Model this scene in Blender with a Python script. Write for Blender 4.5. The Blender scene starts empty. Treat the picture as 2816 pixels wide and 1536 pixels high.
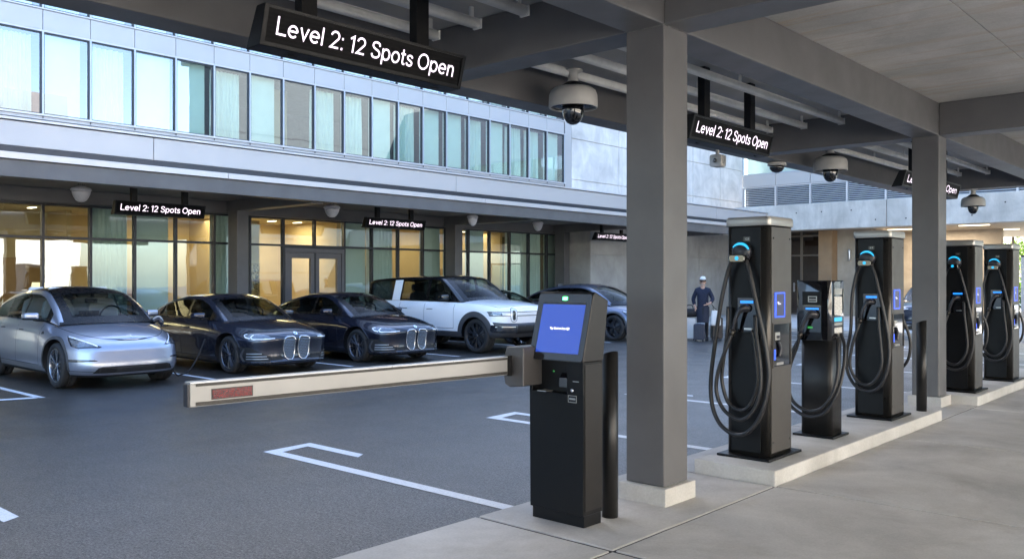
import bpy, bmesh, math, random
from mathutils import Vector, Matrix
from mathutils.bvhtree import BVHTree
random.seed(7)
R = math.radians
PI = math.pi
S = bpy.context.scene
COL = S.collection

# ------------------------------------------------------------------ materials
def new_mat(name):
    m = bpy.data.materials.new(name); m.use_nodes = True
    nt = m.node_tree
    return m, nt, nt.nodes['Principled BSDF'] if 'Principled BSDF' in nt.nodes else nt.nodes[0]

def setin(b, **kw):
    names = dict(color='Base Color', rough='Roughness', metal='Metallic', coat='Coat Weight', coatr='Coat Roughness',
                 spec='Specular IOR Level', ecol='Emission Color', estr='Emission Strength', alpha='Alpha', ior='IOR', sheen='Sheen Weight')
    for k, v in kw.items():
        s = b.inputs.get(names[k])
        if s is None: continue
        if k in ('color', 'ecol'): v = (*v, 1) if len(v) == 3 else v
        s.default_value = v

def tex_coords(nt, scale=(1, 1, 1), kind='Object'):
    tc = nt.nodes.new('ShaderNodeTexCoord'); mp = nt.nodes.new('ShaderNodeMapping')
    mp.inputs['Scale'].default_value = scale
    nt.links.new(tc.outputs[kind], mp.inputs['Vector'])
    return mp.outputs['Vector']

def noise(nt, vec, scale, detail=4, rough=0.55, dist=0.0):
    n = nt.nodes.new('ShaderNodeTexNoise')
    n.inputs['Scale'].default_value = scale; n.inputs['Detail'].default_value = detail
    n.inputs['Roughness'].default_value = rough; n.inputs['Distortion'].default_value = dist
    nt.links.new(vec, n.inputs['Vector'])
    return n.outputs['Fac']

def ramp(nt, fac, stops):
    r = nt.nodes.new('ShaderNodeValToRGB')
    el = r.color_ramp.elements
    while len(el) < len(stops): el.new(0.5)
    for e, (p, c) in zip(el, stops):
        e.position = p; e.color = (*c, 1) if len(c) == 3 else c
    nt.links.new(fac, r.inputs['Fac'])
    return r.outputs['Color']

def mixc(nt, fac, a, b, mode='MIX'):
    m = nt.nodes.new('ShaderNodeMix'); m.data_type = 'RGBA'; m.blend_type = mode
    def put(sock, v):
        if isinstance(v, (int, float)): sock.default_value = v
        elif isinstance(v, tuple): sock.default_value = (*v, 1) if len(v) == 3 else v
        else: nt.links.new(v, sock)
    put(m.inputs['Factor'], fac)
    put(m.inputs[6], a); put(m.inputs[7], b)
    return m.outputs[2]

def bump(nt, b, h, strength=0.3, dist=0.01):
    n = nt.nodes.new('ShaderNodeBump')
    n.inputs['Strength'].default_value = strength; n.inputs['Distance'].default_value = dist
    nt.links.new(h, n.inputs['Height']); nt.links.new(n.outputs['Normal'], b.inputs['Normal'])

def simple(name, color, rough=0.5, metal=0.0, vary=0.12, nscale=6.0, coat=0.0, coatr=0.05, spec=0.5, bumps=0.0, bscale=60, rvary=0.1, stretch=(1, 1, 1)):
    m, nt, b = new_mat(name)
    setin(b, color=color, rough=rough, metal=metal, coat=coat, coatr=coatr, spec=spec)
    v = tex_coords(nt, stretch)
    n = noise(nt, v, nscale, 5, 0.6)
    lo = tuple(c * (1 - vary) for c in color); hi = tuple(min(1, c * (1 + vary)) for c in color)
    nt.links.new(ramp(nt, n, [(0.3, lo), (0.7, hi)]), b.inputs['Base Color'])
    if rvary:
        nt.links.new(ramp(nt, noise(nt, v, nscale * 2.3, 4), [(0.3, (rough * (1 - rvary),) * 3), (0.7, (min(1, rough * (1 + rvary)),) * 3)]), b.inputs['Roughness'])
    if bumps: bump(nt, b, noise(nt, v, bscale, 3), bumps, 0.004)
    return m

def emis(name, color, strength):
    m, nt, b = new_mat(name)
    setin(b, color=(0.02, 0.02, 0.02), rough=0.3, ecol=color, estr=strength)
    return m

def glass(name, tint, refl=0.12, ior=1.6, rough=0.0, rcol=(1, 1, 1), power=4.5):
    """thin coated glazing: what is behind shows through the tint, the rest mirrors"""
    m = bpy.data.materials.new(name); m.use_nodes = True
    nt = m.node_tree; nt.nodes.clear()
    out = nt.nodes.new('ShaderNodeOutputMaterial'); mx = nt.nodes.new('ShaderNodeMixShader')
    tr = nt.nodes.new('ShaderNodeBsdfTransparent'); gl = nt.nodes.new('ShaderNodeBsdfGlossy')
    tr.inputs['Color'].default_value = (*tint, 1); gl.inputs['Color'].default_value = (*rcol, 1); gl.inputs['Roughness'].default_value = rough
    lw = nt.nodes.new('ShaderNodeLayerWeight'); lw.inputs['Blend'].default_value = 0.5
    pw = nt.nodes.new('ShaderNodeMath'); pw.operation = 'POWER'; pw.inputs[1].default_value = power
    nt.links.new(lw.outputs['Facing'], pw.inputs[0])
    ma = nt.nodes.new('ShaderNodeMath'); ma.operation = 'MULTIPLY_ADD'
    ma.inputs[1].default_value = 1 - refl; ma.inputs[2].default_value = refl; ma.use_clamp = True
    nt.links.new(pw.outputs[0], ma.inputs[0])
    nt.links.new(ma.outputs[0], mx.inputs['Fac'])
    nt.links.new(tr.outputs[0], mx.inputs[1]); nt.links.new(gl.outputs[0], mx.inputs[2])
    # slight waviness of the panes
    v = tex_coords(nt, (0.7, 0.7, 0.7)); n = noise(nt, v, 1.3, 2)
    bp = nt.nodes.new('ShaderNodeBump'); bp.inputs['Strength'].default_value = 0.04; bp.inputs['Distance'].default_value = 0.03
    nt.links.new(n, bp.inputs['Height']); nt.links.new(bp.outputs[0], gl.inputs['Normal'])
    nt.links.new(mx.outputs[0], out.inputs['Surface'])
    return m

def concrete(name, color, stain=(0.5, 0.42, 0.33), amount=0.25, streak=(1, 1, 1), rough=0.85, bscale=35, bstr=0.25):
    m, nt, b = new_mat(name)
    v = tex_coords(nt); vs = tex_coords(nt, streak)
    c1 = ramp(nt, noise(nt, v, 0.9, 7, 0.62, 0.4), [(0.28, tuple(c * 0.70 for c in color)), (0.72, tuple(min(1, c * 1.2) for c in color))])
    fine = ramp(nt, noise(nt, v, 55, 3, 0.7), [(0.35, (0.93,) * 3), (0.65, (1.05,) * 3)])
    c2 = mixc(nt, 1.0, c1, fine, 'MULTIPLY')
    st = ramp(nt, noise(nt, vs, 1.7, 6, 0.65, 0.6), [(0.5, (0, 0, 0)), (0.78, (amount,) * 3)])
    c3 = mixc(nt, st, c2, tuple(color[i] * stain[i] for i in range(3)))
    nt.links.new(c3, b.inputs['Base Color'])
    setin(b, rough=rough, spec=0.35)
    bump(nt, b, noise(nt, v, bscale, 5, 0.6), bstr, 0.006)
    return m

def asphalt(name):
    m, nt, b = new_mat(name)
    v = tex_coords(nt)
    big = ramp(nt, noise(nt, v, 0.22, 5, 0.6, 0.5), [(0.25, (0.034, 0.032, 0.030)), (0.75, (0.056, 0.053, 0.050))])
    mid = ramp(nt, noise(nt, v, 3.1, 6, 0.7), [(0.3, (0.86,) * 3), (0.7, (1.12,) * 3)])
    fine = ramp(nt, noise(nt, v, 62, 3, 0.8), [(0.38, (0.45,) * 3), (0.5, (.9,) * 3), (0.64, (1.9,) * 3)])
    gr = ramp(nt, noise(nt, v, 24, 5, 0.85), [(0.36, (0.6,) * 3), (0.64, (1.5,) * 3)])
    c = mixc(nt, 1.0, mixc(nt, 1.0, mixc(nt, 1.0, big, mid, 'MULTIPLY'), fine, 'MULTIPLY'), gr, 'MULTIPLY')
    nt.links.new(c, b.inputs['Base Color'])
    setin(b, rough=0.62, spec=0.5)
    sp = mixc(nt, 1.0, ramp(nt, noise(nt, v, 62, 3, 0.8), [(0.38, (0.18,) * 3), (0.64, (0.95,) * 3)]), gr, 'MULTIPLY')
    nt.links.new(sp, b.inputs['Specular IOR Level'])
    nt.links.new(ramp(nt, noise(nt, v, 1.1, 5), [(0.3, (0.30,) * 3), (0.7, (0.44,) * 3)]), b.inputs['Roughness'])
    bump(nt, b, noise(nt, v, 42, 6, 0.85), 0.45, 0.012)
    return m

def paint_line(name):
    m, nt, b = new_mat(name)
    v = tex_coords(nt)
    c = ramp(nt, noise(nt, v, 70, 5, 0.75), [(0.3, (0.30, 0.30, 0.31)), (0.42, (0.62, 0.63, 0.65)), (0.7, (0.78, 0.79, 0.8))])
    nt.links.new(c, b.inputs['Base Color']); setin(b, rough=0.6)
    bump(nt, b, noise(nt, v, 85, 4, 0.7), 0.3, 0.004)
    return m

def car_paint(name, color, metal=0.55, rough=0.32):
    m, nt, b = new_mat(name)
    setin(b, metal=metal, rough=rough, coat=1.0, coatr=0.03, spec=0.5)
    v = tex_coords(nt)
    fl = ramp(nt, noise(nt, v, 400, 1), [(0.4, tuple(c * 0.93 for c in color)), (0.6, tuple(min(1, c * 1.07) for c in color))])
    nt.links.new(fl, b.inputs['Base Color'])
    # faint road film low on the body
    return m

def led_panel(name):
    """dark LED matrix face: a fine grid of unlit diodes"""
    m, nt, b = new_mat(name)
    tc = nt.nodes.new('ShaderNodeTexCoord')
    vo = nt.nodes.new('ShaderNodeTexVoronoi'); vo.inputs['Scale'].default_value = 130; vo.inputs['Randomness'].default_value = 0.0
    nt.links.new(tc.outputs['Object'], vo.inputs['Vector'])
    c = ramp(nt, vo.outputs['Distance'], [(0.2, (0.010, 0.009, 0.011)), (0.4, (0.001, 0.001, 0.0015))])
    nt.links.new(c, b.inputs['Base Color']); setin(b, rough=0.6, spec=.15)
    return m

M = {}
def mats():
    M['asphalt'] = asphalt('asphalt')
    M['line'] = paint_line('line_paint')
    M['walk'] = concrete('walk_concrete', (0.50, 0.485, 0.46), amount=0.35, bstr=0.18)
    M['kerbc'] = concrete('island_concrete', (0.50, 0.49, 0.465), amount=0.3)
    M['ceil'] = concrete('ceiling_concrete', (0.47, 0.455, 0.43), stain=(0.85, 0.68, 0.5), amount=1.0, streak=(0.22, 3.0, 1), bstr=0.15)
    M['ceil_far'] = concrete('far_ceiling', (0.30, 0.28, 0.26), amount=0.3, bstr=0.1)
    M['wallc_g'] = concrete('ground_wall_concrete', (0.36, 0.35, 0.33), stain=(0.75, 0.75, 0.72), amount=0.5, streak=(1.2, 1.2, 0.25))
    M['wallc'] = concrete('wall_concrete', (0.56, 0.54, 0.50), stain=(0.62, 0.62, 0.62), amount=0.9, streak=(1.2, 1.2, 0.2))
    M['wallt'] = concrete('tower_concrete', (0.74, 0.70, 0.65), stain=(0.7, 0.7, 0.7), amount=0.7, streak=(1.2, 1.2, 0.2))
    M['wallc2'] = concrete('wall_concrete_beige', (0.40, 0.34, 0.26), stain=(0.8, 0.75, 0.7), amount=0.3, streak=(1.2, 1.2, 0.2))
    M['steel'] = simple('painted_steel', (0.110, 0.108, 0.110), 0.42, 0.0, 0.14, 1.6, bumps=0.08, bscale=140)
    M['steel_dk'] = simple('dark_bay_ceiling', (0.40, 0.39, 0.37), 0.6, 0.0, 0.1, 2.0)
    M['weld'] = simple('weld_seam', (0.2, 0.195, 0.19), 0.6, 0, 0.4, 60)
    M['pipe'] = simple('pipe_paint', (0.70, 0.69, 0.66), 0.5, 0, 0.12, 5)
    M['alu'] = simple('facade_metal', (0.485, 0.465, 0.455), 0.42, 0.25, 0.03, 0.5, rvary=0.15)
    M['alu_trim'] = simple('facade_trim', (0.57, 0.545, 0.54), 0.35, 0.3, 0.03, 0.8)
    M['mull'] = simple('mullion_dark', (0.035, 0.037, 0.045), 0.35, 0.3, 0.1, 4)
    M['mull_l'] = simple('mullion_light', (0.50, 0.52, 0.56), 0.35, 0.4, 0.05, 4)
    M['joint'] = simple('shadow_joint', (0.03, 0.03, 0.035), 0.8)
    M['gl_up'] = glass('upper_glazing', (0.74, 0.90, 0.82), 0.28, rcol=(1.0, .97, 1.0))
    M['gl_dn'] = glass('lower_glazing', (0.70, 0.82, 0.76), 0.17, rcol=(0.85, 0.95, 1.0))
    M['blind'] = simple('roller_blind', (0.82, 0.84, 0.81), 0.8, 0, 0.03, 3)
    M['curtain'] = simple('sheer_curtain', (0.80, 0.83, 0.81), 0.85, 0, 0.05, 3)
    M['warm_wall'] = simple('warm_wall', (0.60, 0.48, 0.32), 0.8, 0, 0.05, 1.5)
    M['brown_wall'] = simple('brown_panel', (0.30, 0.19, 0.10), 0.7, 0, 0.12, 2)
    M['in_floor'] = simple('room_floor', (0.25, 0.2, 0.15), 0.4)
    M['in_ceil'] = simple('room_ceiling', (0.65, 0.6, 0.5), 0.8)
    M['dark_room'] = simple('dark_room', (0.16, 0.18, 0.18), 0.8)
    M['picture'] = None
    M['frame_gray'] = simple('door_frame_gray', (0.13, 0.13, 0.145), 0.4, 0.2, 0.05)
    M['chrome'] = simple('chrome', (0.75, 0.76, 0.78), 0.14, 1.0, 0.03)
    M['sat'] = simple('satin_metal', (0.5, 0.5, 0.5), 0.32, 0.9, 0.05)
    M['black'] = simple('black_powder_coat', (0.0025, 0.0025, 0.0032), 0.42, 0.0, 0.12, 8, spec=0.28, bumps=0.05, bscale=250)
    M['black_gloss'] = simple('black_gloss', (0.006, 0.006, 0.008), 0.05, 0, 0.1, coat=0.8)
    M['kiosk_side'] = simple('kiosk_bronze_black', (0.014, 0.012, 0.011), 0.38, 0.25, 0.1, 5)
    M['rubber'] = simple('cable_rubber', (0.016, 0.016, 0.018), 0.42, 0, 0.15, 20)
    M['plug'] = simple('plug_plastic', (0.025, 0.026, 0.034), 0.3, 0, 0.1, 20)
    M['cap'] = simple('cap_metal', (0.36, 0.35, 0.33), 0.34, 0.6, 0.05, 3)
    M['edge'] = simple('anodised_edge', (0.06, 0.056, 0.052), 0.3, 0.75, 0.05, 3)
    M['charger_side'] = simple('charger_side', (0.075, 0.068, 0.061), 0.42, 0.35, 0.05, 3)
    M['cyan'] = emis('cyan_light', (0.01, 0.42, 0.80), 0.22)
    M['bluebar'] = emis('blue_light', (0.015, 0.26, 1.0), 0.24)
    M['blueframe'] = emis('blue_frame', (0.02, 0.09, 0.9), 0.3)
    M['green'] = emis('green_light', (0.03, 1.0, 0.12), 4.0)
    M['green_s'] = emis('green_small', (0.05, 0.5, 0.1), 0.1)
    M['led'] = emis('led_letters', (1.0, 0.84, 1.0), 0.34)
    M['ledpanel'] = led_panel('led_matrix')
    M['screen'] = emis('kiosk_screen', (0.02, 0.085, 0.62), 0.12)
    M['screen'].node_tree.nodes['Principled BSDF'].inputs['Roughness'].default_value = .02
    M['screen'].node_tree.nodes['Principled BSDF'].inputs['IOR'].default_value = 1.7
    M['screen_txt'] = emis('screen_text', (1, 1, 1), 0.3)
    M['cam_white'] = simple('camera_white', (0.42, 0.41, 0.39), 0.45, 0, 0.06, 6)
    M['cam_far'] = simple('lamp_glass_shade', (0.5, 0.5, 0.52), 0.35, 0, 0.1, 30)
    M['smoke'] = simple('smoked_dome', (0.006, 0.006, 0.007), 0.05, 0, 0, coat=1.0)
    M['paper'] = simple('label_paper', (0.5, 0.5, 0.48), 0.6, 0, 0.5, 90)
    M['beige'] = simple('arm_beige', (0.31, 0.31, 0.305), 0.33, 0.35, 0.05, 2)
    M['strip'] = simple('arm_black_strip', (0.03, 0.028, 0.026), 0.5, 0, 0.2, 60)
    M['arm_top'] = simple('arm_top_alu', (0.5, 0.52, 0.56), 0.3, 0.7, 0.05)
    M['hub'] = simple('gate_hub_gray', (0.085, 0.08, 0.08), 0.42, 0.2, 0.08, 6)
    M['tyre'] = simple('tyre_rubber', (0.018, 0.018, 0.019), 0.75, 0, 0.2, 30, bumps=0.3, bscale=120)
    M['rim'] = simple('alloy_dark', (0.20, 0.21, 0.25), 0.22, 0.9, 0.1, 10)
    M['rim_s'] = simple('alloy_grey', (0.34, 0.36, 0.40), 0.22, 0.9, 0.1, 10)
    M['rim_b'] = simple('alloy_black', (0.06, 0.062, 0.07), 0.2, 0.5, 0.1, 10)
    M['clad'] = simple('cladding', (0.055, 0.056, 0.062), 0.5, 0, 0.08, 10)
    M['clad_d'] = simple('under_black', (0.008, 0.008, 0.009), 0.6, 0, 0.1, 10)
    M['frit'] = simple('glass_frit', (0.005, 0.005, 0.006), 0.28, 0, 0.05, spec=0.25)
    M['carglass'] = glass('car_glass', (0.40, 0.44, 0.44), 0.008, power=6.0)
    M['carglass_d'] = glass('car_glass_tinted', (0.10, 0.105, 0.11), 0.04, power=5.0)
    M['seat_w'] = simple('seat_white', (0.62, 0.62, 0.60), 0.5, 0, 0.05)
    M['seat_k'] = simple('seat_black', (0.03, 0.03, 0.032), 0.5, 0, 0.1)
    M['dash'] = simple('dash', (0.012, 0.012, 0.013), 0.6)
    M['lens'] = simple('lamp_lens', (0.15, 0.17, 0.20), 0.12, 0.6, 0.35, 22, coat=1.0)
    M['lens_d'] = simple('lamp_dark', (0.03, 0.032, 0.038), 0.1, 0.3, 0.2, 12, coat=1.0)
    M['lens_w'] = simple('lamp_white', (0.85, 0.87, 0.9), 0.2, 0.1, 0.03, coat=0.5)
    M['louvre'] = simple('louvre_metal', (0.55, 0.57, 0.60), 0.45, 0.3, 0.05)
    M['wood_soffit'] = simple('soffit_boards', (0.36, 0.30, 0.23), 0.6, 0, 0.25, 3, stretch=(0.3, 6, 1))
    M['doorglass'] = glass('smoked_door_glass', (0.10, 0.10, 0.10), 0.10)
    M['amber'] = emis('downlight', (1.0, 0.82, 0.55), 1.0)

# ------------------------------------------------------------------ object helpers
def tag(o, label=None, cat=None, group=None, kind=None):
    if label: o['label'] = label
    if cat: o['category'] = cat
    if group: o['group'] = group
    if kind: o['kind'] = kind
    return o

def link(o, parent=None):
    COL.objects.link(o)
    if parent is not None: o.parent = parent
    return o

def empty(name, loc=(0, 0, 0), rz=0.0, parent=None):
    o = bpy.data.objects.new(name, None); o.empty_display_size = 0.2
    o.location = loc; o.rotation_euler = (0, 0, rz)
    return link(o, parent)

def children(o): return [c for c in bpy.data.objects if c.parent is o]

def copy_tree(o, parent=None):
    c = o.copy(); COL.objects.link(c); c.parent = parent
    for ch in children(o): copy_tree(ch, c)
    return c

class MB:
    def __init__(s): s.v = []; s.f = []; s.m = []; s.sm = []
    def add(s, verts, faces, mi=0, smooth=False):
        n = len(s.v); s.v += [tuple(p) for p in verts]
        for f in faces: s.f.append(tuple(i + n for i in f)); s.m.append(mi); s.sm.append(smooth)
        return s
    def box(s, x0, x1, y0, y1, z0, z1, mi=0):
        if x0 > x1: x0, x1 = x1, x0
        if y0 > y1: y0, y1 = y1, y0
        if z0 > z1: z0, z1 = z1, z0
        v = [(x0, y0, z0), (x1, y0, z0), (x1, y1, z0), (x0, y1, z0), (x0, y0, z1), (x1, y0, z1), (x1, y1, z1), (x0, y1, z1)]
        return s.add(v, [(3, 2, 1, 0), (4, 5, 6, 7), (0, 1, 5, 4), (1, 2, 6, 5), (2, 3, 7, 6), (3, 0, 4, 7)], mi)
    def prism(s, poly, axis, a, b, mi=0, smooth=False):
        """poly: 2D outline; axis 'x': (y,z) extruded x a..b; 'y': (x,z); 'z': (x,y)"""
        def P(p, t): return {'x': (t, p[0], p[1]), 'y': (p[0], t, p[1]), 'z': (p[0], p[1], t)}[axis]
        n = len(poly)
        v = [P(p, a) for p in poly] + [P(p, b) for p in poly]
        s.add(v, [tuple(range(n))[::-1], tuple(range(n, 2 * n))], mi)
        s.add(v, [(i, (i + 1) % n, (i + 1) % n + n, i + n) for i in range(n)], mi, smooth)
        return s
    def lathe(s, prof, cx=0, cy=0, n=24, mi=0, smooth=True, axis='z', caps=True):
        v = []; f = []
        for r, z in prof:
            for i in range(n):
                a = 2 * PI * i / n
                if axis == 'z': v.append((cx + r * math.cos(a), cy + r * math.sin(a), z))
                elif axis == 'y': v.append((cx + r * math.cos(a), z, cy + r * math.sin(a)))
                else: v.append((z, cx + r * math.cos(a), cy + r * math.sin(a)))
        for k in range(len(prof) - 1):
            for i in range(n):
                j = (i + 1) % n
                f.append((k * n + i, k * n + j, (k + 1) * n + j, (k + 1) * n + i))
        s.add(v, f, mi, smooth)
        if caps and prof[0][0] > 1e-4: s.add(v[:n], [tuple(range(n))[::-1]], mi)
        if caps and prof[-1][0] > 1e-4: s.add(v[-n:], [tuple(range(n))], mi)
        return s
    def tube(s, pts, r, n=10, mi=0, steps=8, closed=False):
        P = [Vector(p) for p in pts]
        if steps > 1: P = catmull(P, steps)
        up = Vector((0, 0, 1)); v = []; f = []
        prev = None
        for i, p in enumerate(P):
            t = (P[min(i + 1, len(P) - 1)] - P[max(i - 1, 0)]).normalized()
            if prev is None:
                a = t.orthogonal().normalized()
            else:
                a = (prev - t * prev.dot(t)).normalized()
            prev = a; b = t.cross(a)
            rr = r[i] if isinstance(r, list) else r
            for k in range(n):
                an = 2 * PI * k / n
                v.append(p + a * math.cos(an) * rr + b * math.sin(an) * rr)
        for i in range(len(P) - 1):
            for k in range(n):
                j = (k + 1) % n
                f.append((i * n + k, i * n + j, (i + 1) * n + j, (i + 1) * n + k))
        s.add(v, f, mi, True)
        s.add(v[:n], [tuple(range(n))[::-1]], mi); s.add(v[-n:], [tuple(range(n))], mi)
        return s
    def build(s, name, mat, parent=None, loc=None, bevel=0.0, seg=2, fix=True, smooth=None):
        me = bpy.data.meshes.new(name); me.from_pydata(s.v, [], s.f)
        ml = mat if isinstance(mat, (list, tuple)) else [mat]
        for x in ml: me.materials.append(x)
        me.polygons.foreach_set('material_index', s.m)
        me.polygons.foreach_set('use_smooth', s.sm if smooth is None else [smooth] * len(s.f))
        if fix or bevel:
            bm = bmesh.new(); bm.from_mesh(me)
            bmesh.ops.remove_doubles(bm, verts=bm.verts, dist=1e-5)
            bmesh.ops.recalc_face_normals(bm, faces=bm.faces)
            if bevel:
                ed = [e for e in bm.edges if len(e.link_faces) == 2 and e.calc_face_angle(0) > R(28)]
                bmesh.ops.bevel(bm, geom=ed, offset=bevel, segments=seg, affect='EDGES', clamp_overlap=True, profile=0.5)
            bm.to_mesh(me); bm.free()
        me.update()
        o = bpy.data.objects.new(name, me)
        if loc: o.location = loc
        return link(o, parent)

def catmull(P, steps):
    out = []
    n = len(P)
    for i in range(n - 1):
        p0 = P[i - 1] if i > 0 else P[0] * 2 - P[1]
        p1, p2 = P[i], P[i + 1]
        p3 = P[i + 2] if i + 2 < n else P[-1] * 2 - P[-2]
        for k in range(steps):
            t = k / steps
            out.append(0.5 * ((2 * p1) + (p2 - p0) * t + (2 * p0 - 5 * p1 + 4 * p2 - p3) * t * t + (3 * p1 - p0 - 3 * p2 + p3) * t ** 3))
    out.append(P[-1]); return out

def rrect(x0, x1, y0, y1, r, n=4):
    pts = []
    for cx, cy, a0 in ((x1 - r, y0 + r, -90), (x1 - r, y1 - r, 0), (x0 + r, y1 - r, 90), (x0 + r, y0 + r, 180)):
        for k in range(n + 1):
            a = R(a0 + 90 * k / n); pts.append((cx + r * math.cos(a), cy + r * math.sin(a)))
    return pts

def box_obj(name, mat, x0, x1, y0, y1, z0, z1, parent=None, bevel=0.0):
    return MB().box(x0, x1, y0, y1, z0, z1).build(name, mat, parent, bevel=bevel)

def text_mesh(name, body, width, height, mat, parent, M4, depth=0.004, space=1.0, bold=0.0):
    """letters fitted to width x height, centred at M4's origin, lying in its XY plane"""
    cu = bpy.data.curves.new(name, 'FONT'); cu.body = body; cu.extrude = 0.5; cu.size = 1
    cu.align_x = 'CENTER'; cu.align_y = 'CENTER'; cu.space_character = space; cu.offset = bold
    cu.resolution_u = 3
    tmp = bpy.data.objects.new('tmp_txt', cu); COL.objects.link(tmp)
    bpy.context.view_layer.update()
    dg = bpy.context.evaluated_depsgraph_get()
    me = bpy.data.meshes.new_from_object(tmp.evaluated_get(dg))
    xs = [v.co.x for v in me.vertices]; ys = [v.co.y for v in me.vertices]
    x0, x1, y0, y1 = min(xs), max(xs), min(ys), max(ys)
    sx = width / (x1 - x0); sy = height / (y1 - y0)
    for v in me.vertices:
        v.co = M4 @ Vector(((v.co.x - (x0 + x1) / 2) * sx, (v.co.y - (y0 + y1) / 2) * sy, v.co.z * depth * 2))
    bpy.data.objects.remove(tmp); bpy.data.curves.remove(cu)
    me.materials.clear(); me.materials.append(mat)
    me.name = name
    return link(bpy.data.objects.new(name, me), parent)

def frame_mat(o, ax, ay):
    """matrix with origin o, local x = ax, local y = ay"""
    ax = Vector(ax).normalized(); ay = Vector(ay); az = ax.cross(ay).normalized(); ay = az.cross(ax)
    m = Matrix((ax, ay, az)).transposed().to_4x4(); m.translation = Vector(o); return m

# ------------------------------------------------------------------ plain grotesque lettering drawn with even strokes
def _arc(cx, cy, rx, ry, a0, a1, n=14): return [(cx + rx * math.cos(R(a0 + (a1 - a0) * i / n)), cy + ry * math.sin(R(a0 + (a1 - a0) * i / n))) for i in range(n + 1)]
def _spl(p): return [(v.x, v.y) for v in catmull([Vector((a, b, 0)) for a, b in p], 5)]
GL = {
 'L': ([[(.06, 1.0), (.06, .06), (.55, .06)]], .62), 'e': ([_arc(.29, .36, .24, .30, 0, 318, 22), [(.06, .37), (.53, .37)]], .66),
 'v': ([[(.05, .70), (.265, .05), (.48, .70)]], .58), 'l': ([[(.07, 0), (.07, 1.0)]], .24),
 '2': ([_arc(.29, .70, .23, .25, 172, -28, 14) + [(.07, .06), (.54, .06)]], .68), ':': ([[(.07, 0), (.07, .13)], [(.07, .57), (.07, .70)]], .22),
 '1': ([[(.05, .78), (.26, .94), (.26, 0)]], .44), ' ': ([], .28),
 'S': ([_spl([(.54, .74), (.48, .89), (.32, .95), (.15, .90), (.09, .76), (.16, .62), (.32, .53), (.49, .45), (.57, .28), (.49, .11), (.31, .05), (.13, .10), (.06, .26)])], .70),
 's': ([_spl([(.42, .53), (.36, .63), (.25, .66), (.13, .62), (.09, .51), (.15, .42), (.26, .36), (.38, .29), (.42, .19), (.36, .08), (.24, .05), (.11, .09), (.05, .20)])], .54),
 'p': ([[(.07, .70), (.07, -.26)], _arc(.30, .36, .23, .31, 0, 360, 22)], .66), 'o': ([_arc(.29, .36, .24, .31, 0, 360, 22)], .65),
 'O': ([_arc(.41, .5, .35, .45, 0, 360, 26)], .90), 't': ([[(.14, .93), (.14, .16), (.19, .07), (.31, .06)], [(.0, .66), (.31, .66)]], .38),
 'n': ([[(.07, .70), (.07, 0)], [(.07, .42), (.11, .57), (.20, .65), (.32, .66), (.42, .59), (.45, .46), (.45, 0)]], .58)}
def stroke_text(name, body, width, cap, mat, parent, M4, w=.11):
    x = 0; runs = []
    for ch in body:
        st, adv = GL[ch]
        for s_ in st: runs.append([(px + x, py) for px, py in s_])
        x += adv
    tot = x - .08; sx = width / tot; sy = cap; m = MB()
    for ri, rn in enumerate(runs):
        P = [Vector((p[0] * sx - width / 2, (p[1] - .42) * sy, 0)) for p in rn]; hw_ = w * sy * .5
        closed = (P[0] - P[-1]).length < 1e-6
        L_, R_ = [], []
        for i, p in enumerate(P):
            a = (p - P[i - 1]) if i > 0 else ((p - P[-2]) if closed else (P[1] - p))
            b = (P[i + 1] - p) if i < len(P) - 1 else ((P[1] - p) if closed else a)
            a = a.normalized(); b = b.normalized(); n1 = Vector((-a.y, a.x, 0)); n2 = Vector((-b.y, b.x, 0)); nn = n1 + n2
            nn = nn / max(.35, nn.length_squared / 2) if nn.length > 1e-6 else n1
            L_.append(p + nn * hw_); R_.append(p - nn * hw_)
        z = .00012 * (ri % 4)
        for i in range(len(P) - 1):
            m.add([M4 @ Vector((q.x, q.y, z)) for q in (R_[i], R_[i + 1], L_[i + 1], L_[i])], [(0, 1, 2, 3)])
    return m.build(name, mat, parent, fix=False)
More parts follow.
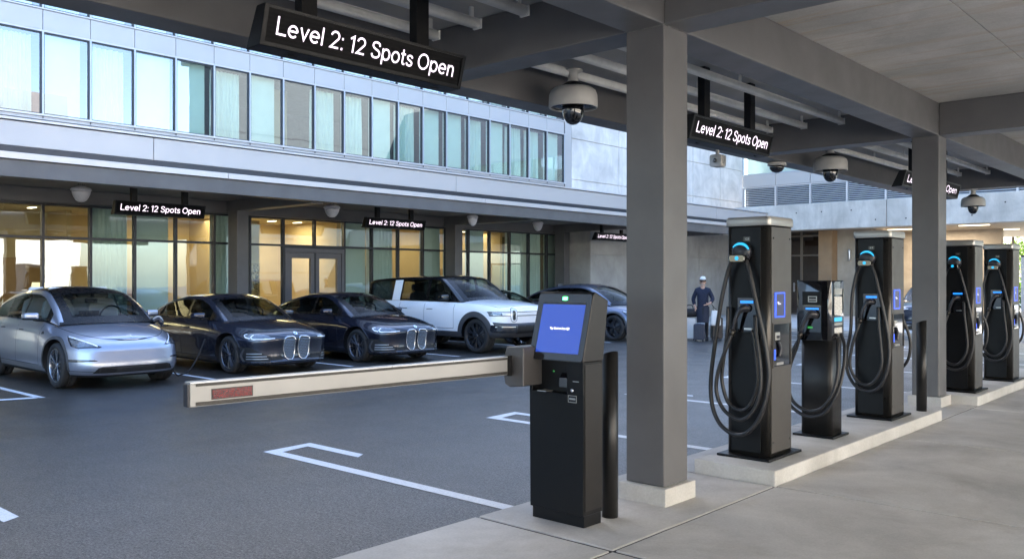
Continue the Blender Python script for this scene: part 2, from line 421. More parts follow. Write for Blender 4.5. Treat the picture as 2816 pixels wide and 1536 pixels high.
# ------------------------------------------------------------------ the setting
def ground():
    g = MB().box(-140, 140, -120, 220, -0.6, -0.02).build('ground', M['asphalt']); tag(g, kind='structure')
    a = MB(); a.add([(-30, -40, 0), (-4.32, -40, 0), (-4.32, 27.2, 0), (-30, 27.2, 0)], [(0, 1, 2, 3)])
    a.add([(-4.32, 17.6, 0), (14, 17.6, 0), (14, 27.2, 0), (-4.32, 27.2, 0)], [(0, 1, 2, 3)])
    tag(a.build('parking_lot', M['asphalt']), kind='structure')
    # pavement slabs with open joints
    w = MB()
    xs = [-4.32, -3.15, -0.2, 2.75, 5.7, 8.65, 11.6, 20, 30]
    ys = [-20, -12, -6.0, -3.0, 0.4, 1.9, 4.43, 6.7, 9.6, 12.5, 15.4, 17.6]
    for i in range(len(xs) - 1):
        for j in range(len(ys) - 1):
            g_ = 0.012
            w.box(xs[i] + (0 if i == 0 else g_), xs[i + 1] - g_, ys[j] + .018, ys[j + 1] - .018, -0.10, 0.02)
    w.box(-4.30, 30, -19.99, 17.59, -0.15, 0.010, 1)
    tag(w.build('pavement', [M['walk'], M['joint']], bevel=0.004, seg=1), kind='structure')
    # far pavement in front of the end building
    p = MB().box(-18.9, 14, 27.2, 60, -0.1, 0.12)
    tag(p.build('far_pavement', M['walk'], bevel=0.02), kind='structure')
    # painted bay markings
    ln = MB(); z = 0.004
    def seg(x0, x1, y0, y1): ln.add([(x0, y0, z), (x1, y0, z), (x1, y1, z), (x0, y1, z)], [(0, 1, 2, 3)])
    def hairpin(y, x_end, x_short, xt, dy=0.46):
        # long line with a returned short leg, tip at xt
        w2 = 0.125
        ln.add([(xt + 0.05, y - w2 / 2, z), (x_end, y - w2 / 2, z), (x_end, y + w2 / 2, z), (xt + 0.2, y + w2 / 2, z)], [(0, 1, 2, 3)])
        ln.add([(xt + 0.05, y - w2 / 2, z), (xt + 0.2, y + w2 / 2, z), (xt + 0.14, y + dy - w2 / 2, z), (xt + 0.0, y + dy + w2 / 2, z)], [(0, 1, 2, 3)])
        ln.add([(xt + 0.14, y + dy - w2 / 2, z), (x_short, y + dy - w2 / 2, z), (x_short - 0.08, y + dy + w2 / 2, z), (xt, y + dy + w2 / 2, z)], [(0, 1, 2, 3)])
    hairpin(-1.2, -4.34, -6.6, -7.6)
    hairpin(1.75, -4.34, -6.72, -7.6)
    hairpin(4.8, -4.34, -6.66, -7.62)
    for y in (7.8, 10.75, 13.7, 16.7, 19.7, 22.6): hairpin(y, -4.34 if y < 17 else -3.0, -6.5, -7.45)
    # far row
    seg(-18.5, -13.35, 4.72, 4.82); ln.add([(-13.35, 4.82, z), (-13.55, 4.72, z), (-13.72, 4.1, z), (-13.58, 4.05, z)], [(0, 1, 2, 3)])
    seg(-18.5, -13.6, 4.06, 4.14)
    for y in (1.2, 7.62, 10.55, 13.5, 16.75, 19.2, 22.2): seg(-18.6, -13.7, y - 0.05, y + 0.05)
    seg(-18.6, -10.2, 23.4, 23.5); seg(-18.6, -9.6, 25.3, 25.4); seg(-18.6, -5, 26.6, 26.68)
    for (x, y) in ((-9.8, 19.5), (-9.9, 21.8)): seg(x, x + 5.2, y, y + 0.1)
    tag(ln.build('parking_lines', M['line'], fix=False), kind='structure')

def islands():
    for (y0, y1, lab) in ((6.7, 11.2, 'low concrete kerb island carrying the nearest two tall chargers and the short one'),
                          (12.78, 17.4, 'farther concrete kerb island carrying the two distant tall chargers')):
        o = MB().box(-3.9, -3.15, y0, y1, -0.02, 0.14).build('concrete_island', M['kerbc'], bevel=0.012)
        tag(o, lab, 'kerb island', 'concrete charger islands')

# ------------------------------------------------------------------ canopies
def near_canopy():
    r = empty('parking_canopy', (-3.67, 5.75, 0)); 
    tag(r, 'grey painted steel canopy overhead with square columns, deep beams and concrete ceiling above the chargers', 'canopy')
    def B(name, mat, *a, parent=r, bevel=0.006):
        o = MB().box(*a).build(name, mat, None, bevel=bevel)
        o.parent = parent; o.matrix_parent_inverse = Matrix.Translation(-(parent_off[parent.name])); return o
    parent_off = {r.name: Vector((-3.67, 5.75, 0))}
    def P(o): o.parent = r; o.matrix_parent_inverse = Matrix.Translation((3.67, -5.75, 0)); return o
    cols = [-6.9, -0.85, 5.58, 12.3, 20.06]
    for cy in cols:
        if cy == -0.85: continue           # the camera stands in this gap of the row
        c = P(MB().box(-3.84, -3.50, cy, cy + 0.34, 0.15, 3.6).build('column', M['steel'], bevel=0.01))
        pl = MB().box(-3.88, -3.455, cy - 0.05, cy + 0.385, 0.0, 0.15).build('column_footing', M['kerbc'], bevel=0.008)
        pl.parent = c
        if cy == 5.58 or cy == 12.3:
            # rough weld bead round the column head
            w = MB(); 
            for (a, b_) in (((-3.85, cy - 0.004, 3.6), (-3.495, cy - 0.004, 3.6)), ((-3.496, cy, 3.6), (-3.496, cy + 0.34, 3.6))):
                A, Bv = Vector(a), Vector(b_)
                pts = [A.lerp(Bv, k / 14) + Vector((random.uniform(-.003, .003), random.uniform(-.003, .003), random.uniform(-.004, .004))) for k in range(15)]
                w.tube(pts, 0.0035, 6, steps=2)
            wo = w.build('weld_seam', M['weld']); wo.parent = c
    zb, zt = 3.6, 4.03
    # long beams
    P(MB().box(-3.84, -3.50, -8, 20.7, zb, zt - 0.002).build('beam', M['steel'], bevel=0.01))
    P(MB().box(-6.45, -6.12, -8, 20.7, zb, zt + 0.3).build('beam', M['steel'], bevel=0.01))
    for xb in (2.6,):
        P(MB().box(xb, xb + 0.34, -8, 20.7, zb, zt - 0.002).build('beam', M['steel'], bevel=0.01))
    for cy in cols:
        P(MB().box(-6.118, -3.842, cy, cy + 0.34, zb, zt - 0.003).build('cross_beam', M['steel'], bevel=0.01))
        P(MB().box(-3.498, 2.598, cy, cy + 0.34, zb, zt - 0.003).build('cross_beam', M['steel'], bevel=0.01))
        # stiffener plates at the node
        for xs_ in (-3.499, -3.843):
            pass
    # concrete ceiling as boarded panels with joints
    s = MB()
    xs = [-3.9, -2.15, 0.4, 2.95]; ys = [-8 + 1.2 * k for k in range(25)]
    for i in range(len(xs) - 1):
        for j in range(len(ys) - 1):
            s.box(xs[i] + 0.005, xs[i + 1] - 0.005, ys[j] + 0.003, min(ys[j + 1], 20.7) - 0.003, zt, zt + 0.28)
    s.box(-3.9, 2.94, -7.99, 20.69, zt + 0.012, zt + 0.29)
    P(s.build('ceiling', M['ceil'], bevel=0.003, seg=1))
    P(MB().box(-6.11, -3.905, -8, 20.7, zt, zt + 0.27).build('bay_ceiling', M['steel_dk']))
    P(MB().box(-6.46, 2.96, -8.02, 20.72, zt + 0.302, zt + 0.42).build('roof_deck', M['steel']))
    # conduit battens along the bay
    for (y0, y1) in ((-0.4, 5.50), (6.0, 12.2), (12.75, 19.95)):
        for x in (-5.76, -5.24, -4.70, -4.18):
            if x == -4.18 and y0 < 0: continue
            m = MB().prism(rrect(x - 0.045, x + 0.045, 3.855, 3.935, 0.03), 'y', y0 + 0.15, y1 - 0.12, smooth=True)
            for yy in (y0 + 0.3, (y0 + y1) / 2, y1 - 0.2):
                m.box(x - 0.012, x + 0.012, yy - 0.02, yy + 0.02, 3.93, 4.035)
            m.box(x - 0.047, x + 0.047, y1 - 0.135, y1 - 0.117, 3.853, 3.937)
            m.box(x - 0.012, x + 0.012, y0 + 0.15, y1 - 0.12, 3.935, 3.945)
            P(m.build('conduit', M['pipe']))

def far_canopy():
    off = Vector((-20.5, 12, 0))
    r = empty('building_canopy', off)
    tag(r, 'grey steel canopy with pale metal fascia running along the glass front above the parked cars', 'canopy')
    inv = Matrix.Translation(-off)
    def P(o): o.parent = r; o.matrix_parent_inverse = inv; return o
    Y0, Y1 = -6, 35.9
    for cy in (-3.7, 4.1, 11.92, 19.74, 25.4, 31.2):
        P(MB().box(-20.70, -20.25, cy, cy + 0.33, 0, 3.47).build('column', M['steel'], bevel=0.01))
        P(MB().box(-20.78, -17.02, cy, cy + 0.33, 3.47, 3.748).build('cross_beam', M['steel'], bevel=0.008))
    P(MB().box(-20.96, -20.785, Y0, Y1, 3.42, 3.748).build('beam', M['steel'], bevel=0.008))
    P(MB().box(-17.0, -16.72, Y0, Y1, 3.50, 3.805).build('beam', M['steel'], bevel=0.008))
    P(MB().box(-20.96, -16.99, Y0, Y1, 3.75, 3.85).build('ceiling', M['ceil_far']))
    f = MB(); y = Y0
    while y < Y1:
        f.box(-17.2, -16.66, y + 0.006, min(y + 7.8, Y1) - 0.006, 3.812, 3.93); y += 7.8
    P(f.build('fascia_trim', M['alu_trim'], bevel=0.006))
    P(MB().box(-20.9, -17.25, Y0, Y1, 3.853, 4.12).build('dark_recess', M['mull']))
    g = MB(); ys = [Y0, 0.2, 8.3, 16.9, 25.5, 31.5, 37.2]
    for i in range(len(ys) - 1):
        g.box(-20.9, -17.3, ys[i] + 0.006, ys[i + 1] - 0.006, 4.13, 4.58)
    P(g.build('parapet_band', M['alu'], bevel=0.006))
    c = MB(); c.box(-20.95, -17.26, Y0, 37.21, 4.60, 4.64); P(c.build('parapet_cap', M['alu_trim']))

# ------------------------------------------------------------------ main building
PITCH = 1.0458
def YK(k): return 7.512 + PITCH * k

def curtain_mesh(y0, y1, z0, z1, x, amp=0.06, seed=0):
    rnd = random.Random(seed); n = max(16, int((y1 - y0) * 46)); m = MB()
    ph = rnd.uniform(0, 6); f1 = rnd.uniform(48, 62)
    v = []
    for zz, am in ((z0, 1.25), (z0 + (z1 - z0) * .5, 1.0), (z1, 0.55)):
        for i in range(n + 1):
            y = y0 + (y1 - y0) * i / n
            v.append((x + am * (amp * math.sin(ph + y * f1 + 1.3 * math.sin(y * 7 + ph)) + 0.02 * math.sin(y * 17 + ph)), y, zz))
    fs = []
    for k in range(2):
        for i in range(n): fs.append((k * (n + 1) + i, k * (n + 1) + i + 1, (k + 1) * (n + 1) + i + 1, (k + 1) * (n + 1) + i))
    m.add(v, fs, 0, True)
    return m

def building():
    off = Vector((-21, 12, 0))
    r = empty('office_building', off)
    tag(r, 'pale metal panelled building with a band of greenish windows and lit glazed ground floor', 'building')
    inv = Matrix.Translation(-off)
    def P(o, p=None):
        if p is None: o.parent = r; o.matrix_parent_inverse = inv
        else: o.parent = p
        return o
    X = -21.0
    # metal panel bands
    w = MB(); fr = MB(); 
    ks = list(range(-5, 19))
    def panels(z0, z1, x=X, t=0.12):
        for k in ks:
            y0, y1 = YK(k - 1), YK(k)
            w.box(x - t, x, y0 + 0.006, y1 - 0.006, z0, z1)
    panels(7.33, 7.78); panels(9.86, 10.4); panels(12.2, 13.6)
    w.box(X - 0.12, X, YK(-6), YK(18), 5.30, 5.375)
    w.box(X - 0.12, X, YK(-6), YK(18), 5.0, 5.285)
    w.box(X - 0.12, X, YK(-6), YK(18), 4.6, 4.985)
    w.box(X - 0.12, X + 0.02, YK(18) + 0.04, YK(18) + 0.43, 3.8, 13.6)          # corner panel
    P(w.build('metal_panel', M['alu'], bevel=0.004, seg=1))
    b = MB(); b.box(X - 0.5, X - 0.125, YK(-6), YK(18) + 0.6, 3.4, 5.38); 
    for (a, c) in ((7.30, 7.82), (9.86, 10.4), (12.2, 13.6)): b.box(X - 0.5, X - 0.125, YK(-6), YK(18) + 0.6, a, c)
    b.box(X - 0.5, X - 0.02, YK(18) + 0.0, YK(18) + 0.035, 3.4, 13.6)
    P(b.build('wall_backing', M['joint']))
    # continuous sills / heads
    s = MB()
    for (a, c, px) in ((5.377, 5.425, 0.05), (7.275, 7.322, 0.03), (7.785, 7.82, 0.03), (9.82, 9.855, 0.03), (10.4, 10.44, 0.03)):
        s.box(X - 0.10, X + px, YK(-6), YK(18) + 0.03, a, c)
    P(s.build('window_sill', M['alu_trim'], bevel=0.004, seg=1))
    # rooms behind (plain shells)
    rm = MB(); rm.box(-26.2, -26, YK(-6), 27.6, 0, 13.6); rm.box(-26, -21.5, YK(-6) - .2, YK(-6), 0, 13.6); rm.box(-26, X - 0.13, 26.5, 26.75, 0, 13.6)
    for z in (4.9, 7.42, 9.95, 13.3): rm.box(-26, X - 0.5, YK(-6), 27, z, z + 0.15)
    P(rm.build('upper_rooms', M['dark_room']))
    rf = MB().box(-60, X + 0.1, -24, 41.1, 13.6, 14.2); P(rf.build('roof', M['alu_trim']))
    bk = MB().box(-60, -26.3, -24, 41, 0, 13.6); bk.box(-26.3, X - 0.1, -24, YK(-6) - .25, 0, 13.6); P(bk.build('rear_block', M['alu']))
    # typical windows
    seq = {-5: 'c', -4: 'b', -3: 'c', -2: 'b', -1: 'c', 0: 'c', 1: 'b', 2: 'c', 3: 'n', 4: 'b', 5: 'c', 6: 'b', 7: 'w', 8: 'c', 9: 'c', 10: 'b', 11: 'c', 12: 'b', 13: 'b', 14: 'c', 15: 'b', 16: 'c', 17: 'c', 18: 'b'}
    for (z0, z1, fl) in ((5.425, 7.275, 1), (7.82, 9.82, 2)):
        for k in ks:
            y0, y1 = YK(k - 1), YK(k)
            if fl == 2 and k < -2: continue
            f = MB()
            f.box(X - 0.09, X + 0.035, y1 - 0.028, y1 + 0.012, z0, z1)
            f.box(X - 0.09, X + 0.012, y0 + 0.0125, y0 + 0.032, z0, z1, 1); f.box(X - 0.09, X + 0.010, y1 - 0.050, y1 - 0.029, z0, z1, 1)
            f.box(X - 0.09, X + 0.010, y0 + 0.0325, y1 - 0.051, z1 - 0.03, z1 - .001, 1); f.box(X - 0.09, X + 0.010, y0 + 0.0325, y1 - 0.051, z0 + .001, z0 + 0.02, 1)
            if fl == 1: f.box(X + 0.013, X + 0.03, y1 - 0.014, y1 + 0.002, z0 - 0.10, z0, 1)
            win = P(f.build('window', [M['mull_l'], M['mull']], fix=False))
            p = MB().add([(X - 0.03, y0 + 0.03, z0 + .02), (X - 0.03, y1 - 0.05, z0 + .02), (X - 0.03, y1 - 0.05, z1 - .03), (X - 0.03, y0 + 0.03, z1 - .03)], [(0, 1, 2, 3)])
            p.build('pane', M['gl_up'], win, fix=False)
            t = seq[k] if fl == 1 else {'c': 'b', 'b': 'c', 'n': 'b', 'w': 'b'}[seq[k]]
            if t == 'c': curtain_mesh(y0 + 0.04, y1 - 0.17, z0 + .01, z1 - .05, X - 0.28, seed=k * 3 + fl).build('curtain', M['curtain'], win, fix=False)
            elif t in 'b': MB().box(X - 0.215, X - 0.21, y0 + 0.03, y1 - 0.16, z0 - .0, z1 - .0).build('roller_blind', M['blind'], win)
            elif t == 'n': MB().box(X - 0.215, X - 0.21, y0 + 0.03, y1 - 0.06, z0 - .0, z1 - .0).build('roller_blind', M['blind'], win)
            else: MB().box(X - 1.3, X - 1.25, y0 - 0.1, y1 - 0.1, z0, z1).build('roller_blind', M['warm_wall'], win)
    # ---- ground floor glazing: floor to 3.42, transom at 2.65
    kinds = {-5: 'b', -4: 'y', -3: 'c', -2: 'b', -1: 'y', 0: 'y', 1: 'y', 2: 'c', 3: 'b', 4: 'y', 5: 'c', 6: 'y', 7: 'D', 8: 'D', 9: 'b', 10: 'c', 11: 'y', 12: 'b', 13: 'b', 14: 'b', 15: 'y', 16: 'c', 17: 'c', 18: 'b'}
    for k in ks:
        y0, y1 = YK(k - 1), YK(k)
        f = MB()
        f.box(X - 0.10, X + 0.03, y1 - 0.028, y1 + 0.028, 0, 3.42)
        if kinds[k] != 'D':
            f.box(X - 0.10, X + 0.022, y0 + 0.0285, y1 - 0.0285, 2.625, 2.68)
            f.box(X - 0.10, X + 0.022, y0 + 0.0285, y1 - 0.0285, 0, 0.12)
        else:
            f.box(X - 0.10, X + 0.022, y0 + 0.0285, y1 - 0.0285, 2.58, 2.68)
        f.box(X - 0.10, X + 0.022, y0 + 0.0285, y1 - 0.0285, 3.38, 3.42)
        win = P(f.build('glazing_bay', M['mull'], fix=False))
        def pane(a, c, zz0, zz1, p=win): MB().add([(X - 0.03, a, zz0), (X - 0.03, c, zz0), (X - 0.03, c, zz1), (X - 0.03, a, zz1)], [(0, 1, 2, 3)]).build('pane', M['gl_dn'], p, fix=False)
        pane(y0 + .028, y1 - .028, 2.68, 3.38)
        if kinds[k] != 'D': pane(y0 + .028, y1 - .028, 0.12, 2.625)
        t = kinds[k]
        if t == 'c': curtain_mesh(y0 + 0.03, y1 - 0.06, 0.03, 3.4, X - 0.28, seed=k * 5 + 90).build('curtain', M['curtain'], win, fix=False)
        elif t == 'b': MB().box(X - 0.215, X - 0.21, y0 + 0.04, y1 - 0.1, 0.05, 3.4).build('roller_blind', M['blind'], win)
    # double door in bays 7, 8
    yd0, yd1 = YK(6) + .03, YK(8) - .03; ym = (yd0 + yd1) / 2
    fr = MB(); fr.box(X - .12, X + .05, yd0, yd0 + .09, 0, 2.58); fr.box(X - .12, X + .05, yd1 - .09, yd1, 0, 2.58); fr.box(X - .12, X + .05, yd0 + .09, yd1 - .09, 2.46, 2.58)
    P(fr.build('door_frame', M['frame_gray'], bevel=.004))
    for (a, c, hs) in ((yd0 + .095, ym - .004, 1), (ym + .004, yd1 - .095, -1)):
        d = MB(); d.box(X - .07, X + .02, a, a + .14, .01, 2.455); d.box(X - .07, X + .02, c - .14, c, .01, 2.455)
        d.box(X - .07, X + .02, a + .14, c - .14, 2.30, 2.455); d.box(X - .07, X + .02, a + .14, c - .14, .01, .26)
        do = P(d.build('door', M['frame_gray'], bevel=.004))
        MB().add([(X - .03, a + .14, .26), (X - .03, c - .14, .26), (X - .03, c - .14, 2.3), (X - .03, a + .14, 2.3)], [(0, 1, 2, 3)]).build('pane', M['gl_dn'], do, fix=False)
        hy = c - .07 if hs == 1 else a + .07
        h = MB(); h.tube([(X + .02, hy, 1.0), (X + .08, hy, 1.0), (X + .08, hy, 1.3), (X + .02, hy, 1.3)], .012, 8, steps=1); h.box(X + .02, X + .03, hy - .03, hy + .03, 1.04, 1.2)
        h.build('door_handle', M['chrome'], do)
    # ground floor interior
    it = MB(); it.box(-24.6, -24.5, YK(-6), 27, .0, 3.5)                   # back wall
    for yy, xx in ((YK(1) + .3, -23.2), (YK(5) + .1, -21.6), (YK(8) + .1, -21.5), (YK(12), -21.5), (YK(15) + .35, -21.8)):
        it.box(-24.5, xx, yy, yy + .12, 0, 3.5)
    P(it.build('interior_wall', M['warm_wall']))
    P(MB().box(-24.5, X - .12, YK(-6), 27, -.02, .02).build('interior_floor', M['in_floor']))
    P(MB().box(-24.5, X - .12, YK(-6), 27, 3.46, 3.6).build('interior_ceiling', M['in_ceil']))
    br = MB(); br.box(-24.0, -23.9, YK(0) + .1, YK(1) + .2, 0, 2.25); br.box(-24.45, -24.0, YK(-1) + .4, YK(-1) + .75, 0, 3.4); br.box(-23.9, -23.8, YK(10) + .2, YK(11) + .05, 0, 2.15); br.box(-24.48, -24.3, YK(3) + .2, YK(4) - .3, 0, 1.3); br.box(-24.0, -23.9, YK(14) + .15, YK(14) + .7, 0, 2.1)
    P(br.build('interior_panelling', M['brown_wall']))
    # square ceiling fittings that light the rooms
    lm = MB()
    for y in (4.2, 6.7, 7.9, 11.2, 13.0, 14.6, 15.5, 18.4, 22.6, 23.9): lm.box(-23.1, -22.75, y, y + .10, 3.44, 3.458)
    P(lm.build('ceiling_light', M['amber']))

def interior_things():
    # table lamp in the lounge, drawing on the hall wall
    t = empty('table_lamp', (-22.6, YK(0) + .50, 0.95)); tag(t, 'lit table lamp with pale drum shade seen through the ground floor glass', 'lamp')
    MB().lathe([(.10, 0), (.10, .02), (.05, .05), (.085, .14), (.09, .24), (.05, .33), (.012, .36), (.012, .44)], n=16).build('lamp_base', M['beige'], t)
    MB().lathe([(.20, .42), (.165, .68)], n=24).build('lamp_shade', emis('shade_glow', (1, .80, .48), .3), t, fix=False)
    s = empty('side_table', (-22.6, YK(0) + .50, 0)); tag(s, 'dark side table under the lit lamp behind the glass', 'table')
    MB().box(-.35, .35, -.35, .35, .90, .948).build('tabletop', M['brown_wall'], s)
    for a in (-1, 1):
        for b in (-1, 1): MB().box(a * .3 - .02, a * .3 + .02, b * .3 - .02, b * .3 + .02, 0.02, .898).build('leg', M['brown_wall'], s)
    m, nt, b = new_mat('ink_drawing')
    v = tex_coords(nt, (1, 1, 1)); n = noise(nt, v, 5, 8, .75, 2.2)
    nt.links.new(ramp(nt, n, [(.42, (.03, .025, .02)), (.5, (.5, .36, .2)), (.62, (.62, .48, .28))]), b.inputs['Base Color'])
    p = empty('framed_drawing', (-22.2, YK(5) + .24, 1.0)); tag(p, 'large ink drawing of tangled plants on the yellow hall wall left of the double door', 'picture')
    MB().box(-.01, 0, .05, .8, 0, 1.15).build('canvas', m, p); MB().box(-.03, -.011, .04, .81, -.01, 1.16).build('backing', M['brown_wall'], p)
    q = empty('hall_partition', (-22.3, YK(5) + .14, 0)); tag(q, 'warm yellow hall wall behind the ink drawing inside the lobby', 'wall')
    MB().box(-.12, -.04, 0, .98, 0.02, 3.4).build('partition_panel', M['warm_wall'], q)

def lights():
    for (x, y, e) in ((-13.0, 39.5, 16), (-11.2, 40.2, 26), (-8.6, 44, 40)):
        l = bpy.data.lights.new('passage_light', 'AREA'); l.energy = e; l.color = (1.0, .86, .70); l.shape = 'RECTANGLE'; l.size = 2.4; l.size_y = .6
        o = bpy.data.objects.new('passage_light', l); o.location = (x, y, 3.80); link(o)
    for i, (y, e) in enumerate(((5.6, 14), (11.8, 11), (14.6, 16), (18.4, 9), (23.2, 11))):
        l = bpy.data.lights.new('room_light', 'AREA'); l.energy = e; l.color = (1.0, .74, .40); l.shape = 'RECTANGLE'; l.size = 1.2; l.size_y = 2.2
        o = bpy.data.objects.new('room_light', l); o.location = (-23.0, y, 3.40); link(o)

# ------------------------------------------------------------------ concrete tower, end building
def end_buildings():
    # plain concrete block continuing the front
    off = Vector((-21, 34, 0)); t = empty('concrete_tower', off); inv = Matrix.Translation(-off)
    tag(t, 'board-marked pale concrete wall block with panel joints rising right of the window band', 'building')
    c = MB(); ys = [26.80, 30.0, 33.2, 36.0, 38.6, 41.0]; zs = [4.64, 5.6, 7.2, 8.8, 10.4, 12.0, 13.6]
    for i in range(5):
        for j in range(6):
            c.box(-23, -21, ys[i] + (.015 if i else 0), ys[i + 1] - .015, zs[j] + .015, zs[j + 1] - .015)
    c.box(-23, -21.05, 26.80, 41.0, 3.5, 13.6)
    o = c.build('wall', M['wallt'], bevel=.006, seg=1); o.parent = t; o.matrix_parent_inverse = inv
    # ground level wall under the canopy
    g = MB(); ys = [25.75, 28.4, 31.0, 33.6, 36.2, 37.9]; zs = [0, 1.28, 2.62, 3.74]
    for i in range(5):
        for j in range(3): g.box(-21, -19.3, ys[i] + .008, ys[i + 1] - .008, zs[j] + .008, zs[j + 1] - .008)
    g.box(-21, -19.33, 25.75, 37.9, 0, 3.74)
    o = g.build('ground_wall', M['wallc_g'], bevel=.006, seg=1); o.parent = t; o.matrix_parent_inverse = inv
    # end building (faces the camera across the lot)
    off = Vector((-15, 38, 0)); e = empty('end_building', off); inv = Matrix.Translation(-off)
    tag(e, 'end building with a raw concrete beam, grey louvre band and lit passage beneath', 'building')
    def P(o): o.parent = e; o.matrix_parent_inverse = inv; return o
    b = MB(); xs = [-18.9, -12.2, -5.5, 1.2, 8, 16]
    for i in range(5): b.box(xs[i] + (.01 if i else 0), xs[i + 1] - .01, 36, 36.6, 3.82, 4.93)
    P(b.build('concrete_beam', M['wallc'], bevel=.015))
    h = MB()
    for i in range(26):
        x = -18.3 + i * 1.15 + random.uniform(-.1, .1); z = random.choice((4.12, 4.55)); h.lathe([(.03, 35.995), (.022, 35.999)], x, z, 10, axis='y')
    P(h.build('tie_hole', M['joint']))
    # soffit of the passage, boarded
    P(MB().box(-18.9, 16, 36.6, 50, 3.86, 4.1).build('soffit', M['wood_soffit']))
    for (x, y) in ((-12.6, 39), (-9.5, 38), (-9.3, 42), (-6.5, 39.5), (-12.5, 45)):
        P(MB().box(x - .55, x + .55, y - .05, y + .05, 3.835, 3.858).build('strip_light', M['amber']))
    P(MB().box(-18.9, 16, 36.6, 50, 4.1, 4.93).build('floor_slab', M['wallc']))
    # louvre storey
    for i in range(18):
        x0 = -20.97 + 1.77 * i; x1 = x0 + 1.77
        f = MB(); f.box(x0 - .045, x0 + .045, 40.86, 41.02, 5.0, 6.36); f.box(x0 + .045, x1 - .045, 40.88, 41.0, 6.30, 6.36)
        f.box(x0 + .045, x1 - .045, 40.88, 41.0, 5.0, 5.06)
        lo = P(f.build('louvre_frame', M['alu_trim'], fix=False))
        s = MB(); z = 5.09
        while z < 6.27:
            s.prism([(40.89, z), (40.99, z + .045), (40.99, z + .060), (40.89, z + .018)], 'x', x0 + .05, x1 - .05); z += .088
        s.build('louvre_blades', M['louvre'], lo, fix=False)
        pa = MB().box(x0 + .012, x1 - .012, 40.88, 41.0, 6.375, 6.96); P(pa.build('metal_panel', M['alu']))
        w = MB(); w.box(x0 - .03, x0 + .03, 40.88, 41.01, 7.0, 9.2); w.box(x0 + .03, x1 - .03, 40.88, 41.01, 6.97, 7.02); w.box(x0 + .03, x1 - .03, 40.88, 41.01, 9.15, 9.2)
        wo = P(w.build('window', M['mull_l'], fix=False))
        MB().add([(x0 + .03, 40.95, 7.02), (x1 - .03, 40.95, 7.02), (x1 - .03, 40.95, 9.15), (x0 + .03, 40.95, 9.15)], [(0, 1, 2, 3)]).build('pane', M['gl_up'], wo, fix=False)
        MB().box(x0 + .1, x1 - .12, 41.2, 41.21, 7.0, 9.2).build('roller_blind', M['blind'], wo)
    P(MB().box(-20.9, 12, 41.03, 41.18, 4.93, 6.97).build('louvre_backing', M['joint']))
    P(MB().box(-20.9, 12, 41.6, 50, 4.95, 9.2).build('upper_block', M['dark_room']))
    P(MB().box(-20.9, 12, 40.9, 50, 9.22, 13.4).build('upper_wall', M['alu']))
    # passage walls
    def wall(name, mat, *a): return P(MB().box(*a).build(name, mat, bevel=.01))
    wall('pier', M['brown_wall'], -15.62, -15.02, 37.5, 38.2, .12, 3.86)
    wall('beige_wall', M['wallc2'], -15.02, -13.55, 38.1, 38.4, .12, 3.86)
    wall('beige_wall', M['wallc2'], -13.55, -9.3, 41.5, 41.8, .12, 3.86)
    wall('beige_wall', M['wallc2'], -13.6, -13.45, 38.4, 41.5, .12, 3.86)
    # glazed doors, smoked
    fr = MB()
    for x in (-19.2, -17.62, -16.62, -15.66): fr.box(x - .045, x + .045, 38.0, 38.12, .12, 3.86)
    for z in (.12, 2.75, 3.62): fr.box(-19.15, -15.7, 38.01, 38.11, z, z + .07)
    d = P(fr.build('door_frame', simple('bronze_frame', (.18, .145, .11), .4, .4, .05)))
    MB().add([(-19.15, 38.06, .19), (-15.7, 38.06, .19), (-15.7, 38.06, 3.86), (-19.15, 38.06, 3.86)], [(0, 1, 2, 3)]).build('pane', M['doorglass'], d, fix=False)
    hd = MB()
    for x in (-16.95, ): hd.box(x, x + .06, 37.9, 37.95, 1.15, 1.55); hd.box(x + .01, x + .05, 37.95, 38.0, 1.2, 1.24); hd.box(x + .01, x + .05, 37.95, 38.0, 1.46, 1.5)
    hd.build('door_handle', M['sat'], d)
    P(MB().box(-19.2, -15.7, 39.6, 39.8, .12, 3.86).build('lobby_wall', M['brown_wall']))
    for (x, y) in ((-14.45, 38.0), (-12.6, 41.4)):
        l = MB().lathe([(.0, 2.5), (.05, 2.52), (.06, 2.62), (.06, 2.95), (.045, 3.02), (0, 3.03)], x, y, 14)
        tag(l.build('wall_lamp', M['sat']), 'small cylindrical wall lamp on the beige pier of the end building' if x < -13 else 'small cylindrical wall lamp on the set-back beige passage wall', 'wall lamp', 'cylindrical wall lamps')
    # glazed screen at the right of the passage
    off2 = Vector((-8.3, 40.5, .12)); g = empty('glass_screen', off2); tag(g, 'glass screen with pale posts at the bright far end of the passage', 'glass screen')
    for i in range(4):
        x = i * 1.5
        MB().box(x - .07, x + .07, -.04, .04, 0, 2.5).build('post', M['mull_l'], g)
    for i in range(3):
        x = i * 1.5
        MB().add([(x + .07, 0, .3), (x + 1.43, 0, .3), (x + 1.43, 0, 2.45), (x + .07, 0, 2.45)], [(0, 1, 2, 3)]).build('pane', M['gl_dn'], g, fix=False)
    MB().box(-.07, 4.57, -.05, .05, 2.5, 2.58).build('rail', M['mull'], g); MB().box(-.07, 4.57, -.05, .05, 0.02, .28).build('base_panel', M['walk'], g)
    # sunlit block opposite, seen mirrored in the window band
    o_ = empty('service_block', (5, 34, 0)); tag(o_, 'plain grey rendered block beyond the near canopy, seen mirrored in the window band', 'building')
    MB().box(0, 2.6, -8, 12, 0, 14.6).build('wall', simple('grey_render', (.075, .095, .10), .8), o_)
    k = MB()
    for j in range(1, 6): k.box(-.012, 0, -8, 12, j * 2.1, j * 2.1 + .05)
    k.build('panel_joint', M['joint'], o_)
    MB().box(-.3, 2.9, -8.3, 12.3, 14.6, 15.0).build('roof', M['mull'], o_)
